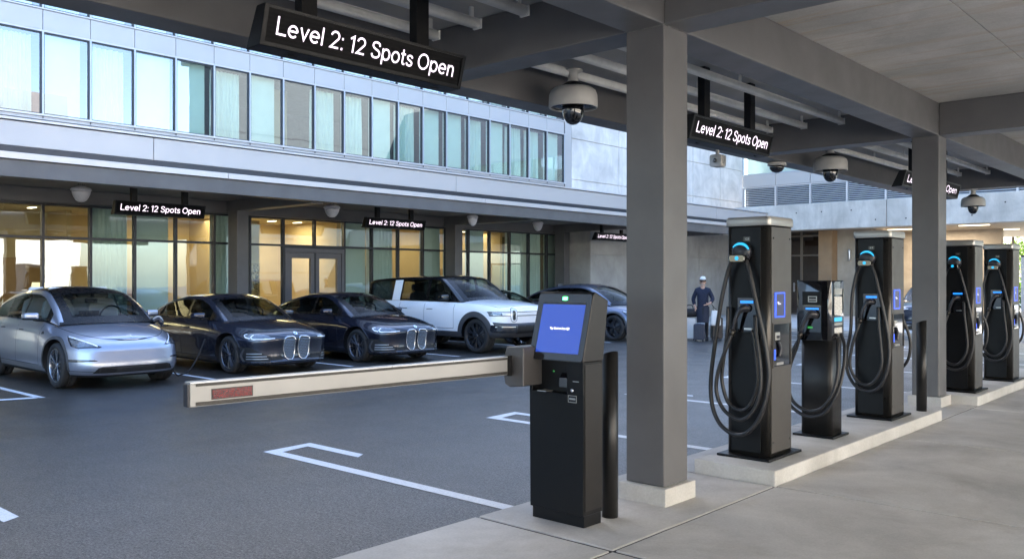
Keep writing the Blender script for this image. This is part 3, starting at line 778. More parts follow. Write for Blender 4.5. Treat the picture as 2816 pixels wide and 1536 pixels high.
    o_ = empty('cream_bounce_building', (13.5, 0, 0)); tag(o_, 'unseen cream rendered building added to bounce warm sunlight under the near canopy', 'building')  # out of view, added so its sunlit wall throws warm light under the canopy
    MB().box(0, 9, -25, 22, 0, 7.5).build('wall', simple('cream_render', (.70, .64, .55), .8), o_)
    k = MB()
    for i in range(11):
        k.box(-.02, 0, -23 + i * 4.1, -21 + i * 4.1, 1.0, 2.6); k.box(-.02, 0, -23 + i * 4.1, -21 + i * 4.1, 4.4, 6.0)
    k.build('windows', M['mull'], o_)
    MB().box(-.2, 9.2, -25.2, 22.2, 7.5, 7.8).build('roof', M['alu_trim'], o_)
    MB().box(2, 8.8, -25, 22, 7.8, 13.2).build('upper_storey', M['steel'], o_)

def trees():
    lm = []
    for i, c in enumerate(((.10, .17, .025), (.16, .23, .035), (.05, .10, .02))):
        m, nt, b = new_mat('leaf_%s' % 'abc'[i]); setin(b, color=c, rough=.5)
        tr = nt.nodes.new('ShaderNodeBsdfTranslucent'); tr.inputs['Color'].default_value = (c[0] * 1.3, c[1] * 1.4, c[2], 1)
        ad = nt.nodes.new('ShaderNodeMixShader'); ad.inputs[0].default_value = .45
        out = [n for n in nt.nodes if n.type == 'OUTPUT_MATERIAL'][0]
        nt.links.new(b.outputs[0], ad.inputs[1]); nt.links.new(tr.outputs[0], ad.inputs[2]); nt.links.new(ad.outputs[0], out.inputs['Surface'])
        lm.append(m)
    bark = simple('bark', (.14, .10, .07), .9, 0, .3, 8)
    def tree(x, y, h, rad, seed, label, low=1.2):
        rnd = random.Random(seed)
        t = empty('tree', (x, y, 0)); tag(t, label, 'tree', 'trees beyond the passage')
        tk = MB(); tk.tube([(0, 0, 0), (.05, .04, h * .3), (-.05, .06, h * .6), (0, 0, h * .85)], [.16 - .004 * i for i in range(25)], 8, steps=8)
        cl = []
        for i in range(26):
            a = rnd.uniform(0, 2 * PI); rr = rad * math.sqrt(rnd.random()) * .8; z = rnd.uniform(low, h)
            cl.append(Vector((rr * math.cos(a), rr * math.sin(a), z)))
            if i % 3 == 0: tk.tube([(0, 0, max(.8, z - .9)), (rr * .5 * math.cos(a), rr * .5 * math.sin(a), z - .4), (rr * math.cos(a), rr * math.sin(a), z)], .03, 5, steps=3)
        tk.build('trunk', bark, t)
        lf = MB()
        for c in cl:
            cr = rnd.uniform(.45, .95)
            for _ in range(190):
                d = Vector((rnd.gauss(0, 1), rnd.gauss(0, 1), rnd.gauss(0, .8))).normalized() * cr * rnd.random() ** .4
                p = c + d; u = Vector((rnd.gauss(0, 1), rnd.gauss(0, 1), rnd.gauss(0, 1))).normalized(); v = u.orthogonal().normalized(); s_ = rnd.uniform(.05, .11)
                lf.add([p - u * s_, p + v * s_ * .5, p + u * s_, p - v * s_ * .5], [(0, 1, 2, 3)], rnd.choice((0, 1, 1, 2)))
        lf.build('crown', lm, t, fix=False)
    tree(-12.8, 60, 6.5, 2.4, 1, 'leafy green tree left in the gap beyond the passage')
    tree(-9.3, 57, 6.8, 2.6, 2, 'dense green tree in the middle of the gap beyond the passage')
    tree(-5.6, 60, 7.4, 2.8, 3, 'tallest green tree right in the gap beyond the passage')
    tree(-2, 58, 6.5, 2.5, 4, 'green tree at the far right beyond the glass screen')
    # clipped hedge under them
    h = MB(); rnd = random.Random(9)
    for _ in range(9000):
        p = Vector((rnd.uniform(-16, 3), 53 + rnd.uniform(-.5, .5), rnd.uniform(.05, 1.7))); u = Vector((rnd.gauss(0, 1), rnd.gauss(0, 1), rnd.gauss(0, 1))).normalized(); v = u.orthogonal().normalized(); s_ = rnd.uniform(.06, .13)
        h.add([p - u * s_, p + v * s_ * .6, p + u * s_, p - v * s_ * .6], [(0, 1, 2, 3)], rnd.choice((0, 2, 2)))
    tag(h.build('hedge', lm, fix=False), 'dark green hedge below the trees beyond the passage', 'hedge')
# ------------------------------------------------------------------ hanging LED signs
def led_sign(xf, y0, y1, zb, ztop, label, h=0.255, name='led_sign', group='hanging parking count signs'):
    L = y1 - y0; ym = (y0 + y1) / 2
    t = empty(name, (xf, ym, zb)); tag(t, label, 'led sign', group)
    s = h / .255
    prof = [(0.0, 0.0), (0.07 * s, h), (-0.03 * s, h), (-0.16 * s, -0.005)]
    MB().prism(prof, 'y', -L / 2, L / 2).build('housing', M['black'], t, bevel=.005)
    n = Vector((h, 0, -0.07 * s)).normalized()
    up = Vector((0.07 * s, 0, h)).normalized()
    c = Vector((0.035 * s, 0, h / 2))
    # matrix face and its slim frame
    m4 = frame_mat(c + n * .003, (0, 1, 0), up)
    f = MB(); v = [m4 @ Vector(p) for p in ((-L / 2 + .035, -h * .40, 0), (L / 2 - .035, -h * .40, 0), (L / 2 - .035, h * .42, 0), (-L / 2 + .035, h * .42, 0))]
    f.add(v, [(0, 1, 2, 3)]); f.build('led_face', M['ledpanel'], t, fix=False)
    fr = MB()
    for (a0, a1, b0, b1) in ((-L / 2, L / 2, h * .44, h * .5), (-L / 2, L / 2, -h * .5, -h * .42), (-L / 2, -L / 2 + .03, -h * .42, h * .44), (L / 2 - .03, L / 2, -h * .42, h * .44)):
        vv = [frame_mat(c + n * d, (0, 1, 0), up) @ Vector((a, b, 0)) for d in (0.001, .010) for a, b in ((a0, b0), (a1, b0), (a1, b1), (a0, b1))]
        fr.add(vv, [(0, 1, 2, 3), (4, 5, 6, 7), (0, 1, 5, 4), (1, 2, 6, 5), (2, 3, 7, 6), (3, 0, 4, 7)])
    fr.build('frame', M['black'], t)
    stroke_text('lettering', 'Level 2: 12 Spots Open', L * .885, h * .46, M['led'], t, frame_mat(c + n * .007, (0, 1, 0), up))
    for a in (-1, 1):
        y = a * L * .285
        b = MB().box(-.085 * s, -.0 * s, y - .062, y + .062, h * .99, ztop - zb)
        b.build('hanger', M['black'], t, bevel=.004)
    k = MB(); k.tube([(-.06, -L * .36, -.012), (-.05, -L * .36 + .07, -.012)], .006, 6, steps=1); k.tube([(-.06, L * .36, -.012), (-.05, L * .36 + .07, -.012)], .006, 6, steps=1)
    k.build('latch', M['black'], t)
    return t

def signs():
    led_sign(-4.92, 3.05, 4.84, 3.2, 4.03, 'large black LED sign with white letters hanging nearest the camera, left of the grey column')
    led_sign(-4.80, 8.13, 10.02, 3.2, 4.03, 'black LED sign hanging just right of the nearest grey column, second in the row')
    led_sign(-4.70, 14.55, 17.62, 3.2, 4.03, 'farthest LED sign of the near canopy, half hidden behind the second grey column')
    led_sign(-18.5, 8.02, 10.05, 3.08, 3.75, 'LED sign under the far canopy above the silver blue car', h=.29)
    led_sign(-18.5, 14.67, 16.8, 3.10, 3.75, 'LED sign under the far canopy above the second dark saloon', h=.27)
    led_sign(-18.5, 24.96, 27.1, 3.11, 3.75, 'LED sign under the far canopy partly cut off by the near grey column', h=.27)

# ------------------------------------------------------------------ dome cameras
def dome_camera(x, y, ztop, w, label, drop=0.0):
    t = empty('dome_camera', (x, y, ztop)); tag(t, label, 'security camera', 'white dome cameras under the near canopy')
    r = w / 2; k = w / .52
    MB().lathe([(.10 * k, 0), (.10 * k, -.015 * k), (.055 * k, -.02 * k), (.055 * k, -.10 * k), (.075 * k, -.14 * k)], n=20).build('mount', M['cam_white'], t)
    MB().lathe([(.075 * k, -.13 * k), (.09 * k, -.14 * k), (r * .62, -.19 * k), (r * .62, -.2 * k)], n=28).build('collar', M['black'], t)
    MB().lathe([(r * .60, -.185 * k), (r * .78, -.195 * k), (r * .92, -.225 * k), (r * .985, -.27 * k), (r, -.33 * k), (r * 1.0, -.395 * k), (r * .985, -.405 * k), (r * .93, -.405 * k), (r * .92, -.39 * k)], n=40, caps=False).build('housing', M['cam_white'], t)
    MB().lathe([(r * .93, -.388 * k), (r * .6, -.375 * k), (r * .47, -.375 * k)], n=36, caps=False).build('inner_ring', M['smoke'], t)
    rd = r * .45
    MB().lathe([(rd, -.37 * k), (rd * 1.0, -.43 * k), (rd * .93, -.48 * k), (rd * .78, -.525 * k), (rd * .55, -.56 * k), (rd * .28, -.578 * k), (0.001, -.583 * k)], n=32).build('dome', M['smoke'], t)
    return t

def lamps():
    dome_camera(-5.70, 7.30, 3.92, .52, 'large white dome camera hanging left of the nearest grey column')
    dome_camera(-5.68, 14.12, 3.90, .54, 'white dome camera between the near sign and the second grey column')
    dome_camera(-5.05, 20.12, 3.60, .47, 'smallest white dome camera at the far end of the near canopy')
    t = empty('mini_dome_camera', (-6.28, 13.42, 3.6)); tag(t, 'small black dome camera on a white base under the outer beam', 'security camera')
    MB().lathe([(.14, 0), (.15, -.015), (.15, -.05), (.12, -.055)], n=24).build('base', M['cam_white'], t)
    MB().lathe([(.125, -.05), (.115, -.10), (.08, -.145), (.03, -.165), (.001, -.168)], n=24).build('dome', M['smoke'], t)
    t = empty('wall_camera', (-6.28, 11.46, 3.6)); tag(t, 'small white boxy camera hanging under the outer beam beside the near sign', 'security camera')
    MB().box(-.02, .02, -.02, .02, -.10, 0).build('bracket', M['cam_white'], t)
    MB().prism(rrect(-.09, .09, -.26, -.08, .035), 'y', -.07, .09, smooth=True).build('body', M['cam_white'], t)
    MB().lathe([(.03, -.075), (.03, -.088), (.015, -.092)], 0, -.17, 16, axis='y').build('lens', M['smoke'], t)
    # translucent pendant lamps of the far canopy
    pos = (((-18.5, 7.35, 3.75), .40, 'pendant lamp farthest left under the far canopy, above the silver blue car'), ((-18.3, 13.45, 3.75), .42, 'pendant lamp right of the first canopy column, above the double door'),
           ((-17.4, 17.65, 3.50), .32, 'small pale lamp right below the fascia beside the second column'), ((-18.4, 21.7, 3.75), .36, 'pendant lamp between the second and third far columns'))
    for (p, w, lab) in pos:
        t = empty('pendant_lamp', p); tag(t, lab, 'lamp', 'pendant lamps under the far canopy'); r = w / 2; z0 = -.13 if p[2] > 3.6 else 0.06
        wf = MB()
        for a in range(4): wf.tube([(.05 * math.cos(a * PI / 2), .05 * math.sin(a * PI / 2), 0), (.06 * math.cos(a * PI / 2), .06 * math.sin(a * PI / 2), z0 - .02)], .006, 5, steps=1)
        wf.build('bracket', M['black'], t)
        MB().lathe([(.05, z0), (r * .5, z0 - .02), (r * .85, z0 - .045), (r, z0 - .075), (r * 1.02, z0 - .10), (r * .93, z0 - .11)], n=28, caps=False).build('rim', M['cam_far'], t)
        MB().lathe([(r * .9, z0 - .105), (r * .85, z0 - .17), (r * .72, z0 - .235), (r * .52, z0 - .30), (r * .3, z0 - .33), (.001, z0 - .34)], n=28).build('shade', M['cam_far'], t)

# ------------------------------------------------------------------ kiosk, gate arm, bollards
def kiosk():
    t = empty('payment_kiosk', (-3.805, 4.79, .02)); tag(t, 'black pay kiosk with a blue screen and green light in front of the grey column', 'kiosk')
    W = .235; O = Vector((-3.805, 4.79, .02))
    def yz(p): return [(a - O.y, b - O.z) for a, b in p]
    b = MB()
    b.prism(yz([(4.68, .10), (4.68, .915), (4.90, .915), (4.90, .10)]), 'x', -W, W)          # lower cabinet
    b.prism(yz([(4.76, .915), (4.76, 1.14), (4.90, 1.14), (4.90, .915)]), 'x', -W + .012, W - .012)   # behind alcove
    b.box(-W, -W + .02, 4.68 - O.y, 4.90 - O.y, .915 - O.z, 1.14 - O.z); b.box(.095, W, 4.68 - O.y, 4.90 - O.y, .915 - O.z, 1.14 - O.z)
    b.build('cabinet', [M['black']], t, bevel=.004)
    hd = MB(); hd.prism(yz([(4.672, 1.14), (4.795, 1.60), (4.815, 1.615), (4.964, 1.555), (4.905, 1.14)]), 'x', -W - .004, W + .004)
    hd.build('screen_housing', M['kiosk_side'], t, bevel=.006)
    sp = MB(); sp.box(W + .0005, W + .004, 4.70 - O.y, 4.895 - O.y, .11, 1.10); sp.build('side_panel', M['kiosk_side'], t)
    MB().box(-W + .01, W - .004, 4.695 - O.y, 4.89 - O.y, 0, .079).build('plinth', M['black'], t, bevel=.003)
    A = Vector((0, 4.672 - O.y, 1.14 - O.z)); Bv = Vector((0, 4.795 - O.y, 1.60 - O.z)); up = (Bv - A).normalized(); H = (Bv - A).length
    n = Vector((1, 0, 0)).cross(up).normalized(); n = n if n.y < 0 else -n
    def fm(u, v, d): return frame_mat(A + up * (H * v) + Vector((u, 0, 0)) + n * d, (1, 0, 0), up)
    def plate(name, u0, u1, v0, v1, d, mat, th=.003, r=.008):
        m4 = fm(0, 0, d); m = MB(); pl = rrect(u0, u1, v0 * H, v1 * H, r)
        m.add([m4 @ Vector((a, c, 0)) for a, c in pl] + [m4 @ Vector((a, c, -th)) for a, c in pl],
              [tuple(range(len(pl)))] + [(i, (i + 1) % len(pl), (i + 1) % len(pl) + len(pl), i + len(pl)) for i in range(len(pl))])
        return m.build(name, mat, t)
    plate('bezel', -W, W, .01, .99, .006, M['black_gloss'], .007, .02)
    plate('bezel_edge', -W - .002, W + .002, .0, 1.0, .002, M['edge'], .003, .022)
    plate('screen_border', -W + .045, W - .042, .105, .865, .0072, M['edge'], .001, .003)
    plate('screen', -W + .050, W - .042, .11, .835, .0082, M['screen'], .001, .002)
    text_mesh('screen_text', 'Tap Card or Scan QR', .175, .021, M['screen_txt'], t, fm(-.0, .47, .0098), .0008, bold=.02)
    plate('status_light', -.016, .024, .90, .948, .0095, M['green'], .002, .003)
    # alcove fittings
    y = 4.76 - O.y
    r = MB(); r.prism([(y - .055, .935), (y - .01, .935), (y, 1.02), (y - .02, 1.035), (y - .05, 1.0)], 'x', .005, .08); r.build('card_reader', M['black_gloss'], t, bevel=.003)
    MB().box(-.09, -.078, y - .004, y, 1.03, 1.04).build('reader_light', M['green_s'], t)
    tr = MB(); tr.box(-.17, -.09, 4.68 - O.y, y, .896, .902); tr.build('alcove_lip', M['sat'], t)
    yf = 4.68 - O.y
    MB().box(.15, .20, yf - .004, yf, .985, .990).build('slot', M['sat'], t)
    MB().lathe([(.014, yf - .0005), (.014, yf - .007), (.006, yf - .012)], .145, .925, 16, axis='y').build('lock', M['chrome'], t)
    lb = MB().box(.112, .182, yf - .003, yf, .845, .89); lb.build('label_plate', M['smoke'], t)
    fr = MB()
    for (a, b_, c, d) in ((.110, .184, .888, .892), (.110, .184, .843, .847), (.110, .114, .847, .888), (.18, .184, .847, .888), (.12, .172, .862, .874)): fr.box(a, b_, yf - .005, yf - .0032, c, d)
    fr.build('label_frame', M['cap'], t)

def gate():
    t = empty('barrier_gate', (-4.10, 4.62, 0.02)); tag(t, 'lowered barrier arm, beige with black edge strips and a red reflector, beside the kiosk', 'barrier')
    # hub: faceted block on the kiosk's left side
    zc = 1.07
    pr = [(-.075, -.13), (-.10, .0), (-.06, .135), (.08, .14), (.10, .13), (.10, -.135), (-.03, -.15)]
    h = MB(); h.prism([(a, b + zc) for a, b in pr], 'y', -.06, .22);
    h.build('hub', M['hub'], t, bevel=.008)
    a = empty('arm', (-.02, -.08, 1.075), R(-4.6), t)
    L = 2.30
    def bx(nm, mat, *q, bevel=0): return MB().box(*q).build(nm, mat, a, bevel=bevel)
    # arm runs along -Y ; the broad face looks at +X
    hh = .062
    bx('arm_body', M['beige'], -.03, .03, -L, 0, -hh, hh, bevel=.006)
    bx('top_edge', M['arm_top'], -.034, .034, -L - .001, .0, hh, hh + .007)
    for (z0, z1) in ((hh - .017, hh - .003), (-hh + .006, -hh + .026)):
        m = MB(); n = 3
        for i in range(n):
            zz0 = z0 + (z1 - z0) * i / n; m.box(.0302, .034, -L + .03, -.0, zz0 + .0004, z0 + (z1 - z0) * (i + 1) / n - .0004)
        m.build('edge_strip', M['strip'], a)
    e = MB().box(-.026, .026, -L - .012, -L - .0012, -hh + .003, hh - .004); e.build('end_cap', M['mull'], a)
    c = MB().box(-.036, .036, -.04, .0, -hh - .006, hh + .010); c.build('arm_collar', M['black'], a)
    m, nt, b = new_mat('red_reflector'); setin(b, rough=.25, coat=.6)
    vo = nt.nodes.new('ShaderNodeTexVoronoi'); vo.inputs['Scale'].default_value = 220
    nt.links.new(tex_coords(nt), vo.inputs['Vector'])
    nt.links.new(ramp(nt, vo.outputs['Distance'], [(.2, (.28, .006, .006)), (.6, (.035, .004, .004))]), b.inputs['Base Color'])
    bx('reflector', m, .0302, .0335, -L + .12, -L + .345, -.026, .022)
    bx('reflector_back', M['strip'], .0301, .0315, -L + .114, -L + .351, -.031, .027)

def bollards():
    for (x, y, z, h, lab) in ((-3.62, 5.06, .02, 1.15, 'black steel bollard with slanted top between the kiosk and the grey column'),
                              (-3.31, 10.96, .14, 1.05, 'black steel bollard with slanted top in front of the second grey column')):
        r = .058; n = 28; v = []
        for i in range(n):
            a = 2 * PI * i / n; v.append((r * math.cos(a), r * math.sin(a), 0))
        for i in range(n):
            a = 2 * PI * i / n; v.append((r * math.cos(a), r * math.sin(a), h + .45 * r * math.cos(a + .4)))
        m = MB(); m.add(v, [(i, (i + 1) % n, (i + 1) % n + n, i + n) for i in range(n)], 0, True); m.add(v, [tuple(range(n))[::-1], tuple(range(n, 2 * n))])
        o = m.build('bollard', M['edge2'], loc=(x, y, z)); tag(o, lab, 'bollard', 'black bollards')

# ------------------------------------------------------------------ chargers
def round_box(m, x0, x1, y0, y1, z0, z1, r, mi=0, n=5):
    return m.prism(rrect(x0, x1, y0, y1, r, n), 'z', z0, z1, mi, True)

def tall_charger(x, y, label, variant=0):
    t = empty('ev_charger', (x, y, .14)); tag(t, label, 'ev charger', 'tall car chargers')
    # local: front (cable side) faces -Y, screen side faces +X ; footprint .40 x .47
    hx, y0, y1, H = .20, -.235, .235, 2.03
    MB().box(-.25, .245, -.33, .33, 0, .022).build('base_plate', M['black'], t, bevel=.003)
    b = MB(); round_box(b, -hx, hx, y0, y1, .022, H, .035)
    b.build('cabinet', M['edge'], t)
    c = MB(); round_box(c, -hx - .012, hx + .012, y0 - .012, y1 + .012, H, H + .068, .035); c.build('top_cap', M['cap'], t, bevel=.002)
    c2 = MB(); round_box(c2, -hx - .004, hx + .004, y0 - .004, y1 + .004, H + .0685, H + .078, .03); c2.build('cap_lid', M['cap'], t)
    # dark front door with side seams
    f = MB(); f.box(-.155, .125, y0 - .006, y0 + .02, .05, H - .012); f.build('front_door', M['black'], t, bevel=.003)
    sp = MB(); sp.box(hx - .01, hx + .0045, y0 + .045, y1 - .035, .05, H - .012); sp.build('side_panel', M['charger_side'], t, bevel=.002)
    sc = MB()
    for yy in (y0 + .075, y1 - .07):
        for zz in (H - .11, .14): sc.lathe([(.009, hx + .0045), (.009, hx + .007)], yy, zz, 8, axis='x')
    sc.build('screw', M['black_gloss'], t)
    yf = y0 - .006
    # number plate
    MB().box(-.035, .030, yf - .004, yf, 1.895, 1.935).build('number_plate', M['edge'], t)
    text_mesh('plate_digits', '123' if variant == 0 else 'E7' if variant == 1 else '04', .034, .018, M['cap'], t, frame_mat((.0, yf - .0052, 1.915), (1, 0, 0), (0, 0, 1)), .0006)
    # upper holster: round head with a glowing arc
    hs = MB(); hs.lathe([(.085, yf), (.085, yf - .05), (.07, yf - .065), (.001, yf - .068)], -.035, 1.80, 28, axis='y'); hs.build('cable_holster', M['plug'], t)
    ar = MB(); pts = []
    n = 18
    vin = []; 
    for i in range(n + 1):
        a = R(15 + 135 * i / n)
        w = .019 * math.sin(PI * min(1, max(0.02, i / n))) ** .5
        for rr in (.083, .083 - w - .002):
            vin.append((-.035 + rr * math.cos(a), yf - .069, 1.80 + rr * math.sin(a)))
    ar.add(vin, [(2 * i, 2 * i + 2, 2 * i + 3, 2 * i + 1) for i in range(n)])
    vb = [(p[0], yf - .045, p[2]) for p in vin[::2]]
    ar.add(vin[::2] + vb, [(i, i + 1, i + 2 + n, i + 1 + n) for i in range(n)])
    ar.build('light_arc', M['cyan'], t, fix=False)
    cl = MB(); round_ = rrect(-.115, .03, 1.71, 1.775, .018); cl.prism(round_, 'y', yf - .12, yf - .02, smooth=False); cl.build('holster_clip', M['smoke'], t, bevel=.006)
    em = MB(); em.lathe([(.018, yf - .1202), (.018, yf - .122)], -.04, 1.745, 14, axis='y'); em.build('clip_emblem', M['cyan'], t)
    # plug pocket
    pk = MB(); pk.box(-.095, .105, yf - .004, yf, 1.10, 1.40); pk.build('socket_recess', M['black_gloss'], t, bevel=.002)
    fr = MB()
    for (a, b_, c_, d) in ((-.105, .115, 1.40, 1.412), (-.105, -.095, 1.10, 1.40), (.105, .115, 1.10, 1.40), (-.06, .115, 1.09, 1.10)): fr.box(a, b_, yf - .012, yf, c_, d)
    fr.build('socket_frame', M['black'], t)
    MB().box(-.062, .058, yf - .010, yf - .0045, 1.352, 1.374).build('light_bar', M['bluebar'], t)
    g = MB(); g.tube([(.02, yf - .005, 1.30), (-.01, yf - .045, 1.31), (-.045, yf - .07, 1.275), (-.075, yf - .08, 1.20), (-.098, yf - .08, 1.11)], [.026 + .012 * math.sin(PI * min(1, i / 12)) - .0005 * i for i in range(25)], 12, steps=6)
    g.build('plug', M['plug'], t)
    gt = MB(); gt.tube([(-.098, yf - .08, 1.12), (-.106, yf - .08, 1.07)], .026, 12, steps=1); gt.build('plug_collar', M['edge'], t)
    MB().box(-.02, .05, yf - .02, yf, 1.12, 1.135).build('latch_plate', M['sat'], t)
    # cables
    yc = yf - .075
    def cable(pts, r=.0175):
        MB().tube(pts, r, 10, steps=8).build('cable', M['rubber'], t)
    v = variant
    if v == 0:
        cable([(-.09, yc - .02, 1.74), (-.15, yc, 1.62), (-.21, yc - .01, 1.35), (-.27, yc - .01, .98), (-.315, yc, .66), (-.30, yc, .43), (-.21, yc - .01, .27), (-.06, yc - .02, .205), (.08, yc - .03, .26), (.19, yc - .02, .44), (.235, yc, .72), (.20, yc, 1.02), (.13, yc, 1.32), (.06, yc + .01, 1.60), (.015, yc + .02, 1.73)], .019)
        cable([(-.10, yc, 1.10), (-.15, yc - .03, .95), (-.225, yc - .04, .73), (-.235, yc - .04, .55), (-.15, yc - .04, .40), (.0, yc - .04, .345), (.12, yc - .04, .44), (.175, yc - .03, .62), (.165, yc - .02, .85), (.12, yc, 1.08), (.095, yc + .03, 1.25)], .0175)
        cable([(-.155, yc + .02, 1.32), (-.16, yc + .01, 1.1), (-.19, yc, .85), (-.205, yc, .66), (-.14, yc, .47), (-.01, yc, .42), (.08, yc, .50), (.13, yc, .68), (.11, yc + .01, .92), (.075, yc + .02, 1.12)], .0165)
    else:
        cable([(-.09, yc - .02, 1.74), (-.145, yc, 1.62), (-.19, yc - .01, 1.35), (-.205, yc - .01, .98), (-.25, yc, .74), (-.245, yc, .52), (-.15, yc - .01, .36), (-.0, yc - .02, .31), (.13, yc - .03, .38), (.205, yc - .02, .58), (.215, yc, .80), (.185, yc, 1.05), (.13, yc, 1.32), (.06, yc + .01, 1.60), (.015, yc + .02, 1.73)], .0185)
        cable([(-.10, yc, 1.10), (-.14, yc - .03, .95), (-.185, yc - .04, .77), (-.20, yc - .04, .58), (-.12, yc - .04, .42), (.0, yc - .04, .385), (.09, yc - .04, .46), (.145, yc - .03, .62), (.13, yc - .02, .85), (.10, yc, 1.08), (.085, yc + .03, 1.25)], .0175)
        # return loop on the rear face, its belly showing past the side
        yr = y1 + .05
        cable([(.0, y1 + .02, 1.35), (.08, yr + .02, 1.25), (.17, yr + .05, 1.05), (.23, yr + .06, .84), (.20, yr + .06, .62), (.08, yr + .05, .50), (-.06, yr + .05, .56), (-.14, yr + .05, .80), (-.1, yr + .03, 1.15), (-.03, y1 + .02, 1.32)], .0175)
    # side screen with a lit blue frame
    xs = hx + .0045
    ya, yb = y0 + .10, y0 + .30
    bf = MB()
    for (a, b_, c_, d) in ((ya, yb, 1.435, 1.447), (ya, yb, 1.227, 1.239), (ya, ya + .026, 1.239, 1.435), (yb - .014, yb, 1.239, 1.435)): bf.box(xs, xs + .004, a, b_, c_, d)
    bf.build('screen_frame', M['blueframe'], t)
    MB().box(xs, xs + .002, ya + .026, yb - .014, 1.239, 1.435).build('touch_screen', M['screen_dim'], t)
    ic = MB(); ic.box(xs + .002, xs + .003, ya + .06, ya + .12, 1.34, 1.352); ic.box(xs + .002, xs + .003, ya + .05, ya + .085, 1.352, 1.366); ic.build('screen_icon', M['screen_txt2'], t)
    # payment niche: real frame, dark back and small fittings
    na, nb = y0 + .065, y1 - .06
    ni = MB(); ni.box(xs, xs + .0015, na, nb, .80, 1.17); ni.build('payment_recess', M['black_gloss'], t)
    nf = MB()
    for (a, b_, c_, d) in ((na - .01, nb + .01, 1.17, 1.18), (na - .01, nb + .01, .79, .80), (na - .01, na, .80, 1.17), (nb, nb + .01, .80, 1.17)): nf.box(xs, xs + .010, a, b_, c_, d)
    nf.build('recess_frame', M['charger_side'], t)
    rd = MB(); rd.box(xs + .0015, xs + .012, na + .03, na + .12, 1.03, 1.10); rd.build('card_reader', M['cap'], t, bevel=.003)
    MB().box(xs + .012, xs + .014, na + .045, na + .105, 1.045, 1.07).build('reader_window', M['smoke'], t)
    k = MB(); k.tube([(xs + .008, na + .09, 1.02), (xs + .016, na + .12, .95), (xs + .010, na + .10, .88)], .014, 8, steps=5); k.build('reader_cable', M['plug'], t)
    MB().box(xs + .0015, xs + .006, na + .02, na + .045, .86, .95).build('recess_light', M['blueframe'], t)
    MB().box(xs + .0015, xs + .02, na + .03, na + .17, .815, .838).build('card_tray', M['cap'], t)
    return t

def short_charger(x, y):
    t = empty('short_ev_charger', (x, y, .14)); tag(t, 'short black pedestal charger with one plug and side displays between the two nearest tall chargers', 'ev charger')
    MB().box(-.215, .20, -.20, .20, 0, .022).build('base_plate', M['black'], t, bevel=.003)
    b = MB(); b.prism(rrect(-.16, .16, -.15, .15, .05, 6), 'z', .022, 1.03, 0, True); b.build('pedestal', M['edge2'], t)
    h = MB(); h.prism(rrect(-.185, .17, -.19, .17, .04, 6), 'z', .955, 1.55, 0, True); h.build('head', M['black_gloss'], t, bevel=.01)
    yf = -.19
    MB().box(-.115, .075, yf - .004, yf, 1.305, 1.44).build('upper_panel', M['black'], t, bevel=.002)
    MB().box(-.055, .035, yf - .008, yf - .004, 1.335, 1.395).build('label_plate', M['cap'], t)
    lt = MB()
    for (z0, z1) in ((1.368, 1.386), (1.345, 1.358)): lt.box(-.046, .027, yf - .0092, yf - .008, z0, z1)
    lt.build('label_print', M['black'], t)
    MB().box(-.10, .075, yf - .003, yf, 1.04, 1.30).build('socket_recess', M['smoke'], t)
    MB().box(-.078, .052, yf - .010, yf - .003, 1.262, 1.278).build('light_bar', M['bluebar'], t)
    g = MB(); g.tube([(.03, yf - .004, 1.20), (.0, yf - .05, 1.22), (-.045, yf - .075, 1.18), (-.08, yf - .085, 1.10), (-.10, yf - .085, 1.03)], [.032 + .012 * math.sin(PI * min(1, i / 12)) - .0007 * i for i in range(25)], 12, steps=6); g.build('plug', M['plug'], t)
    MB().tube([(-.10, yf - .085, 1.035), (-.108, yf - .085, .99)], .026, 12, steps=1).build('plug_collar', M['edge'], t)
    MB().box(-.06, -.01, yf - .006, yf - .003, 1.075, 1.095).build('status_label', M['green_s'], t)
    yc = -.25
    def cable(p, r=.017): MB().tube(p, r, 10, steps=8).build('cable', M['rubber'], t)
    cable([(-.105, yf - .085, 1.0), (-.15, yc, .88), (-.215, yc, .70), (-.235, yc - .01, .52), (-.18, yc - .02, .35), (-.03, yc - .03, .27), (.12, yc - .03, .31), (.225, yc - .01, .47), (.245, yc + .05, .68), (.215, yc + .12, .88), (.185, -.04, .98)])
    cable([(-.12, yf - .02, 1.0), (-.185, yc, .86), (-.27, yc, .68), (-.285, yc - .01, .50), (-.21, yc - .02, .31), (-.03, yc - .03, .215), (.14, yc - .03, .26), (.25, yc, .44), (.285, yc + .08, .68), (.26, yc + .18, .90), (.185, .03, 1.02)])
    xs = .17
    for (z0, z1, nm, mt) in ((1.41, 1.47, 'side_label', 'cap'), (1.21, 1.39, 'side_display', 'paper'), (1.145, 1.185, 'light_panel', 'cyan'), (1.105, 1.13, 'side_label', 'cap'), (1.03, 1.085, 'side_label', 'paper')):
        MB().box(xs, xs + .004, -.10, .09, z0, z1).build(nm, M[mt], t)
    MB().lathe([(.022, xs), (.022, xs + .01)], .0, 1.015, 12, axis='x').build('cable_gland', M['cap'], t)

def chargers():
    M['edge2'] = simple('bollard_black', (.013, .0125, .0125), .40, .1, .1, 8)
    M['screen_dim'] = emis('dim_screen', (.03, .03, .12), .12)
    M['screen_txt2'] = emis('dim_text', (.6, .6, .8), .2)
    tall_charger(-3.58, 7.305, 'nearest tall black charger with three looped cables, right of the grey column', 0)
    tall_charger(-3.55, 10.24, 'second tall black charger, between the short charger and the second grey column', 1)
    tall_charger(-3.50, 13.42, 'tall black charger just right of the second grey column', 2)
    tall_charger(-3.43, 15.28, 'farthest tall black charger at the right edge', 2)
    short_charger(-3.55, 8.60)

